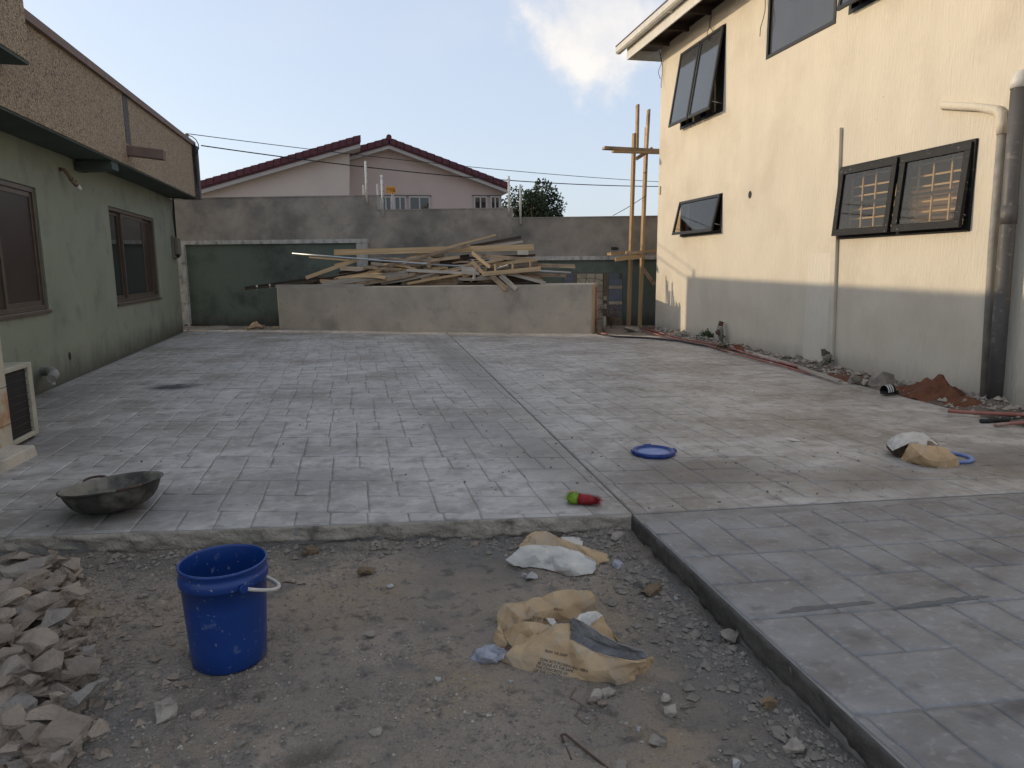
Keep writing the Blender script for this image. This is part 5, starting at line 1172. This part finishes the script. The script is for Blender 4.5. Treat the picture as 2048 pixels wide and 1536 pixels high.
panel('grey_liner', M['cement_dust'], bag, [(1000,842,.185),(1060,862,.18),(1150,912,.165),(1240,980,.15),(1380,1052,.125),(1500,1090,.115),(1600,1112,.10),(1625,1170,.07),(1590,1200,.055),(1500,1190,.055),(1370,1170,.05),(1240,1146,.06),(1140,1102,.07),(1050,1052,.08),(980,1022,.09),(985,940,.12),(1120,1000,.10),(1260,1060,.085),(1400,1110,.07),(1500,1130,.075)], 16, Zb, D0, 3, .005, 4)
panel('white_flap', M['kraft_white'], bag, [(1035,855,.175),(1065,815,.185),(1130,795,.19),(1200,790,.18),(1250,822,.16),(1190,870,.155),(1130,912,.155),(1090,885,.165),(1140,850,.182)], 8, Zb, D0, 2, .003, 5)
panel('side_flap', M['kraft'], bag, [(1250,822,.155),(1275,890,.12),(1330,960,.085),(1390,1050,.04),(1375,1055,.03),(1240,985,.10),(1130,914,.15),(1190,872,.15),(1240,920,.125)], 8, Zb, D0, 2, .004, 6)
panel('end_fold', M['kraft'], bag, [(1500,1195,.08),(1600,1180,.075),(1665,1160,.075),(1672,1185,.06),(1660,1225,.035),(1610,1290,.01),(1530,1315,.01),(1560,1260,.04),(1600,1230,.055)], 8, Zb, D0, 2, .003, 7)
panel('left_fold', M['kraft'], bag, [(385,930,.06),(405,900,.07),(440,980,.05),(470,1050,.05),(440,1110,.02),(365,1080,.005),(358,1030,.01),(372,960,.04),(410,1010,.04)], 8, Zb, D0, 2, .004, 8)
panel('white_tab', M['kraft_white'], bag, [(790,845,.135),(850,850,.14),(870,880,.145),(840,905,.14),(815,890,.14)], 5, Zb, D0, 1, .002, 9)
# bag print
def text_on(body, p0, p1, hz_, panel_key, mt, parent, name='print'):
    cu = bpy.data.curves.new('t', 'FONT'); cu.body = body; cu.size = 1; cu.resolution_u = 2; ob = bpy.data.objects.new('t', cu); C.objects.link(ob)
    dg = bpy.context.evaluated_depsgraph_get(); me = ob.evaluated_get(dg).to_mesh()
    vs = [v.co.copy() for v in me.vertices]; fs = [list(p.vertices) for p in me.polygons]; bpy.data.objects.remove(ob)
    xm = max(v.x for v in vs); a = Vector(p0); ux = Vector(p1)-a; L = ux.length; ux.normalize(); uy = Vector((ux.y, -ux.x)); out = []
    for v in vs:
        p = a+ux*(v.x/xm*L)+uy*(v.y*hz_*1.4); d = pixdir(*Zb(*p)).normalized(); h = PANEL[panel_key].ray_cast(CAM, d)
        q = h[0] if h[0] is not None else PANEL[panel_key].find_nearest(gp(*Zb(*p), D0+.03))[0]
        n = h[1] if h[0] is not None else Vector((0,0,1)); n = -n if n.dot(d) > 0 else n
        out.append(q+n*.003)
    MB().add(out, fs).build(name, M[mt], parent)
fk = 'front_panel3'
text_on('FROM THE DAMP', (775,1125), (960,1165), 25, fk, 'ink', bag)
text_on('CONCRETE POURING AND VIBRA', (735,1190), (1130,1290), 25, fk, 'ink', bag)
text_on('BE DONE AT THE SAME', (718,1220), (1010,1292), 25, fk, 'ink', bag)
text_on('THE CONCRETE OF', (700,1248), (960,1315), 25, fk, 'ink', bag)
text_on('OF THE CONCR', (685,1280), (900,1328), 25, fk, 'ink', bag)
bkk = 'back_panel1'
text_on('CEMENT', (690,850), (580,856), 24, bkk, 'ink', bag); text_on('18-2016', (800,850), (680,828), 24, bkk, 'ink', bag)
text_on('SOMEX', (930,772), (850,757), 20, bkk, 'red_ink', bag)
# white and brown folded bag
bag2 = thing('folded_cement_bag', gp(1110,1120,D0), 'folded cement bag with white paper side up, near the paving edge', 'paper bag')
panel('brown_panel', M['kraft'], bag2, [(560,262,.02),(600,215,.045),(640,165,.06),(690,138,.07),(790,135,.075),(840,160,.075),(920,200,.07),(1030,240,.065),(1150,275,.06),(1290,320,.04),(1305,380,.012),(1240,395,.008),(1200,415,.0),(1100,380,.02),(900,300,.03),(700,270,.03),
    (700,190,.075),(800,210,.055),(950,250,.055),(1120,310,.055),(650,225,.035)], 16, Zb, D0, 3, .009, 11)
panel('white_panel', M['kraft_white'], bag2, [(455,378,.012),(520,320,.045),(570,275,.06),(680,248,.075),(800,250,.082),(920,268,.082),(1040,300,.078),(1130,345,.07),(1195,385,.055),(1195,440,.03),(1170,480,.012),(1080,492,.004),(960,497,.0),(880,470,.004),(760,440,.004),(640,420,.004),(520,415,.004),
    (700,330,.075),(860,370,.05),(840,385,.04),(950,350,.065),(600,380,.03),(1050,400,.05),(900,425,.045),(1000,450,.035),(740,392,.03)], 17, Zb, D0, 4, .011, 12)
panel('grey_scrap', M['kraft_white'], bag2, [(905,182,.04),(1000,180,.04),(1080,190,.03),(1088,250,.03),(1000,235,.045),(940,215,.05)], 6, Zb, D0, 1, .003, 13)
# bag on the paving
Zr = lambda x, y: (1660+x/5.278, 760+y/5.278)
bag3 = thing('empty_cement_bag', gp(1850,930,0), 'crumpled brown cement bag with pale torn top lying on the paving', 'paper bag')
panel('brown_panel', M['kraft'], bag3, [(750,830,.01),(800,740,.08),(840,670,.13),(880,665,.135),(1000,690,.12),(1120,700,.115),(1220,715,.11),(1270,760,.10),(1345,820,.06),(1368,890,.02),(1330,920,.0),(1220,932,.0),(1100,920,.0),(980,908,.0),(860,880,.0),(790,860,.0),
    (900,740,.115),(960,790,.10),(1040,850,.06),(1080,760,.11),(1160,800,.085),(1180,860,.05),(1260,850,.06),(1190,770,.11),(880,820,.06),(1000,740,.12)], 16, Zr, 0, 4, .007, 21)
panel('pale_top', M['kraft_white'], bag3, [(595,680,.06),(610,640,.09),(680,590,.13),(780,560,.155),(880,548,.165),(990,560,.16),(1050,610,.14),(1100,640,.11),(1140,690,.09),(1020,690,.10),(1000,705,.10),(920,665,.12),(850,660,.125),(780,690,.11),(700,730,.08),(660,750,.05),
    (800,620,.14),(900,610,.15),(960,640,.13),(700,660,.11)], 16, Zr, 0, 3, .008, 22)
panel('dark_side', mat('dark_brown_paper', (.05,.034,.022), (.08,.055,.034), 6, rough=.85, bump=.5), bag3, [(595,680,.055),(660,745,.05),(700,730,.075),(790,690,.10),(835,670,.12),(800,745,.06),(755,825,.008),(690,810,.0),(640,760,.0),(600,715,.02)], 10, Zr, 0, 2, .004, 23)  # much darker brown than the other panels of this bag
panel('side_fold', M['twig'], bag3, [(1030,625,.13),(1060,605,.135),(1110,640,.11),(1150,692,.085),(1100,700,.09),(1030,695,.10)], 6, Zr, 0, 1, .003, 24)
# plastic scraps
def scrap(name, px, py, sx, sy, sz, seed, mt, label, cat, base=D0, amp=.8):
    vs, fs = rough_hull(random.Random(seed), sx, sy, sz, amp, 16, .1, 4); c = gp(px, py, base); zm = min(v.z for v in vs)
    return tag(MB().add([v+c-Vector((0,0,zm+.003)) for v in vs], fs, False).build(name, mt), label, cat)
panel_obj = thing('plastic_film', gp(975,1315,D0), 'crumpled thin bluish plastic film at the left end of the torn bag', 'plastic')
panel('film', M['poly'], panel_obj, [(160,1200,.003),(210,1110,.03),(300,1065,.05),(370,1062,.055),(400,1085,.06),(460,1110,.05),(440,1180,.04),(385,1205,.02),(290,1222,.003),(220,1218,.003),(290,1140,.055),(350,1130,.03),(260,1170,.045),(340,1180,.05),(400,1130,.035)], 10, Zb, D0, 3, .009, 31)
panel_obj = thing('plastic_film', gp(1235,1135,D0), 'small violet plastic wrapper beside the folded bag', 'plastic')
panel('film', M['poly'], panel_obj, [(1318,370,.01),(1370,362,.03),(1420,395,.025),(1415,430,.01),(1375,460,.0),(1335,420,.005),(1370,400,.035)], 6, Zb, D0, 2, .007, 32)
pp = gp(1583,882,0); tag(MB().add([pp+Vector(v) for v in ((-.045,.03,.03),(-.02,-.035,.012),(.05,-.03,.003),(.075,-.012,.002),(.02,.02,.022),(-.005,-.003,.016))], [(0,1,5),(1,2,5),(2,3,5),(3,4,5),(4,0,5)]).build('paper_scrap', M['kraft_white']), 'small folded pale paper scrap on the paving', 'paper')

# ---------------- loose stones in the dirt
LG = 'loose stones in the foreground dirt'
def stone_px(px, py, wpx, hpx, seed, label, mt='rock', flat=.75, amp=.16, boxy=.45, rz=None):
    p = gp(px, py+hpx*.35, D0); p.z = dirt_h(p.x, p.y); d = (p-CAM).dot(fw); s = wpx*d/F
    return lump('stone', p, s, s*.8, max(.012, hpx*d/F*flat), seed, M[mt], label, 'stone', LG, amp=amp, boxy=boxy, rz=rz if rz is not None else random.Random(seed).uniform(-.4,.4), sink=.12)
for a in ((1455,1270,46,42,1,'rounded pale stone beside the near paving edge','rock'),(1305,1178,52,34,2,'brown rounded stone below the violet wrapper','rock_brown'),(1287,1168,28,22,3,'small grey stone touching the brown rounded stone','rock'),(1352,1200,14,12,4,'tiny pale stone right of the brown stone','cement'),
    (1063,1146,30,32,5,'chalky white stone in front of the folded bag','cement'),(1049,1146,13,20,6,'chalky white chip beside the chalky stone','cement'),(733,1141,40,26,7,'dark brown stone in the middle of the dirt','rock_brown'),(779,1171,18,13,8,'small pale pebble right of the dark brown stone','cement'),
    (738,1268,28,22,9,'grey angular stone right of the bucket','rock'),(1194,1390,30,34,10,'grey stone of the cluster below the torn bag, left','rock'),(1217,1385,38,28,11,'grey stone of the cluster below the torn bag, right','rock'),(1185,1402,26,20,12,'small stone of the cluster below the torn bag, front','rubble'),(1205,1408,26,16,13,'flat stone of the cluster below the torn bag, front right','rubble'),
    (1340,1418,34,40,14,'grey crusty lump in the right dirt','rock'),(1330,1395,24,26,15,'upper half of the crusty grey lump','rock'),(1313,1482,40,30,16,'pale rounded stone near the bottom right','rock'),(1540,1426,40,32,17,'brown-grey stone near the side edge','rock_brown'),(1588,1503,64,44,18,'large flat grey stone by the near side edge','rock'),
    (1240,1533,40,26,19,'grey stone at the bottom photo edge','rock'),(1470,1526,30,22,20,'cream stone chip at the bottom photo edge','cement'),(1278,1464,14,16,21,'small cream chip left of the pale stone','cement'),(328,1420,66,56,22,'large grey rock left of the bucket base','rock'),(398,1432,34,28,23,'pale angular rock beside the large grey rock','rubble'),
    (372,1376,38,18,24,'flat grey chip below the bucket, left of the pair','rubble'),(350,1366,28,16,25,'flat grey chip below the bucket, far left of the pair','rubble'),(443,1416,20,18,26,'small brown chip right of the pale rock','rubble'),(195,1455,36,40,27,'thin slab fragment standing out from the rubble heap','rubble'),(875,1361,16,14,28,'pale pebble below the torn bag left','cement'),(1022,1370,12,11,29,'tiny pale pebble under the torn bag','cement'),
    (625,1098,34,28,30,'tan clay lump near the paving edge','rock_brown'),(610,1106,22,16,31,'small tan clay lump beside the larger one','rock_brown'),(578,1160,32,10,32,'thin flat pinkish chip right of the bucket','rubble'),(603,1163,20,12,33,'pale flat chip beside the pinkish chip','rubble'),(933,1077,34,12,34,'pinkish flat chip below the paving edge','rubble'),(950,1090,24,12,35,'second flat chip below the paving edge','rubble'),
    (815,1073,30,12,36,'flat grey chip at the paving foot','rock'),(287,1190,26,16,37,'pale angular stone between heap and bucket','rubble'),(480,1490,30,18,38,'half buried stone in the bottom middle dirt','rock'),(750,1466,32,18,39,'smooth half buried stone in the bottom middle','rock'),(1410,1135,30,22,40,'grey mortar lump at the paving corner','rock'),(1380,1155,40,26,41,'grey mortar lump below the paving corner','rock'),(1235,1080,34,24,42,'grey crumbly lump behind the folded bag','rock'),(1180,1062,30,18,43,'grey crumbly lump at the paving foot behind the bag','rock'),(1340,1110,40,22,44,'tan mortar lump near the inner corner','rubble')):
    stone_px(*a)
# ---------------- rubble heap at the left
RG = 'broken mortar chunks heaped at the left'
Zh = lambda x, y: (x/3.369, 1080+y/3.369)
def heap_h(x, y): return -.125+.24*math.exp(-(((x+1.66)/.38)**2+((y-2.75)/.85)**2))
def chunk_px(zx, zy, wpx, hpx, seed, label, rz, tilt=0.0, dz=.03, thick=.5):
    px, py = Zh(zx, zy); z = -.08
    for _ in range(4): p = gp(px, py, z); z = heap_h(p.x, p.y)+dz+.045
    d = (p-CAM).dot(fw); s = wpx/3.369*d/F; t = hpx/3.369*d/F
    rn = random.Random(seed); vs, fs = rough_hull(rn, s*1.2, s*.85, max(.045, min(s*.5, t*.85)), .13, 11, .85, 2)
    q = Matrix.Rotation(rz, 3, 'Z') @ Matrix.Rotation(tilt, 3, 'X') @ Matrix.Rotation(rn.uniform(-.2,.2), 3, 'Y')
    return tag(MB().add([q@v+p for v in vs], fs).build('rubble_chunk', M['rubble']), label, 'rubble', RG)
big = [(170,190,250,120,.2,.3,'broad pale slab at the top left of the heap'),(215,270,210,130,.5,.5,'flat grey slab second from the top of the heap'),(485,180,130,170,1.2,.9,'upright rough block at the top right of the heap'),(510,370,180,150,.3,.3,'rough cubic block on the right shoulder of the heap'),(250,450,270,190,-.4,.4,'large smooth pale slab in the upper middle of the heap'),(370,510,220,210,.9,.6,'long block leaning beside the large smooth slab'),(460,600,100,120,.9,.6,'ribbed brick-like piece under the long block'),(100,375,190,80,.1,.2,'flat tan slab at the left edge, upper'),(40,500,110,130,.6,.4,'grey slab at the left photo edge, upper middle'),
    (250,690,240,140,.2,.4,'wide grey slab in the middle of the heap'),(60,745,150,110,.3,.3,'tan block at the left photo edge, middle'),(80,850,190,150,.7,.5,'large tilted slab at the left photo edge'),(310,820,230,190,-.5,.7,'big tilted slab in the heart of the heap'),(540,855,260,110,-.35,.3,'long pale flat block on the right flank'),(580,1030,250,110,-.35,.3,'long pale flat block on the right flank, lower'),(190,955,130,90,.2,.3,'rounded grey lump in the lower middle of the heap'),(400,1050,110,90,-.5,.4,'small angular block in the lower middle'),(680,965,120,90,.3,.4,'flat chip leaning on the lower right block'),(580,745,100,60,.2,.2,'grey chip on the right skirt of the heap'),(555,545,90,60,.1,.2,'pale flat chip right of the ribbed piece'),
    (90,1200,220,160,.3,.5,'large dark block at the lower left photo edge'),(470,1250,330,260,.85,.5,'largest pale slab at the bottom of the heap, leaning'),(330,1170,240,120,.4,.4,'grey slab behind the largest bottom slab'),(220,1310,200,190,.1,.4,'wide grey block left of the largest bottom slab'),(30,1420,150,180,.5,.4,'block at the bottom left photo corner'),(380,1470,100,90,.2,.2,'small pale lump at the bottom of the heap'),(265,1490,80,100,1.3,.5,'tan splinter at the bottom of the heap'),(665,1265,120,90,.8,.1,'flat triangular chip apart from the heap'),(525,1365,130,60,.3,.1,'thin chip at the foot of the largest slab'),(350,95,60,40,.2,.2,'small chip behind the top slabs'),(20,210,90,80,.2,.3,'block at the left photo edge, top'),(285,335,60,60,.2,.4,'little tan chip between the top slabs'),(470,905,90,60,.1,.3,'brown chip between the two long flank blocks')]
for i, (x, y, w_, h_, rz, ti, lb) in enumerate(big): chunk_px(x, y, w_, h_, 300+i, lb, rz, ti*.6, .035)
rq = random.Random(21)
RIM = [(1108,150),(1200,175),(1290,205),(1400,205),(1480,170),(1560,150)]
def rim_x(y):
    for (y0,x0),(y1,x1) in zip(RIM, RIM[1:]):
        if y <= y1: return x0+(x1-x0)*(y-y0)/(y1-y0)
    return 150
for i in range(255):
    py = 1118+430*rq.random(); px = -40+(rim_x(py)+30)*rq.random(); z = -.08
    for _ in range(4): p = gp(px, py, z); z = heap_h(p.x, p.y)+.0
    p.z += rq.uniform(-.02,.03); s = rq.uniform(.05,.15)*(1 if px < rim_x(py)-25 else .6); vs, fs = rough_hull(rq, s*1.25, s*.9, s*.48, .14, 10, .88, 1)
    q = Matrix.Rotation(rq.uniform(0,6.28), 3, 'Z') @ Matrix.Rotation(rq.uniform(-.6,.6), 3, 'X'); tag(MB().add([q@v+p for v in vs], fs).build('rubble_chunk', M['rubble']), 'small broken mortar chip filling the rubble heap', 'rubble', RG)
def hb(rn):
    while True:
        x = rn.gauss(-1.35,.33); y = rn.gauss(2.75,.65)
        if y < 4.0: return x, y, max(dirt_h(x, y), heap_h(x, y)-.05 if x < -1.2 else -1)
scatter_bits('rubble_crumbs', 2600, hb, .004, .03, M['rubble'], 'fine rubble crumbs around the broken mortar heap', 'debris')
vs = []; fs = []; NN = 30
for j in range(NN+1):
    for i in range(NN+1): x = -3.0+2.0*i/NN; y = 1.2+2.9*j/NN; vs.append((x, y, heap_h(x, y)-.035+.03*fbm(x, y, 8)))
for j in range(NN):
    for i in range(NN): a = j*(NN+1)+i; fs.append((a, a+1, a+NN+2, a+NN+1))
tag(MB().add(vs, fs, True).build('rubble_bed', M['dirt']), 'dirt core under the rubble heap', kind='structure')
# wires and twigs in the dirt
def gwire(pts, r, mt, label, nm='bent_wire', cat='wire'):
    P = [gp(x, y, D0+z) for x, y, z in pts]; Q = []
    for i in range(len(P)-1):
        for k in range(4): t = k/4; Q.append(P[i].lerp(P[i+1], t))
    Q.append(P[-1]); tag(MB().tube(Q, r, 6).build(nm, M[mt]), label, cat)
gwire([(1143,1520,.004),(1130,1490,.008),(1122,1470,.03),(1130,1468,.03),(1160,1492,.01),(1195,1520,.008),(1225,1545,.006)], .0042, 'rust', 'rusty bent wire hook at the bottom of the dirt')
gwire([(1152,1375,.012),(1143,1388,.008),(1140,1395,.008),(1165,1410,.006),(1190,1428,.008),(1197,1440,.012),(1190,1460,.006)], .003, 'twig', 'thin dry root curling below the torn bag', 'dry_root', 'root')
gwire([(1162,1412,.008),(1150,1430,.006),(1170,1445,.004)], .002, 'twig', 'short dry root left of the curling root', 'dry_root', 'root')
gwire([(1360,1417,.006),(1390,1413,.01),(1425,1414,.006)], .002, 'twig', 'thin straight dry stalk right of the crusty lump', 'dry_root', 'root')
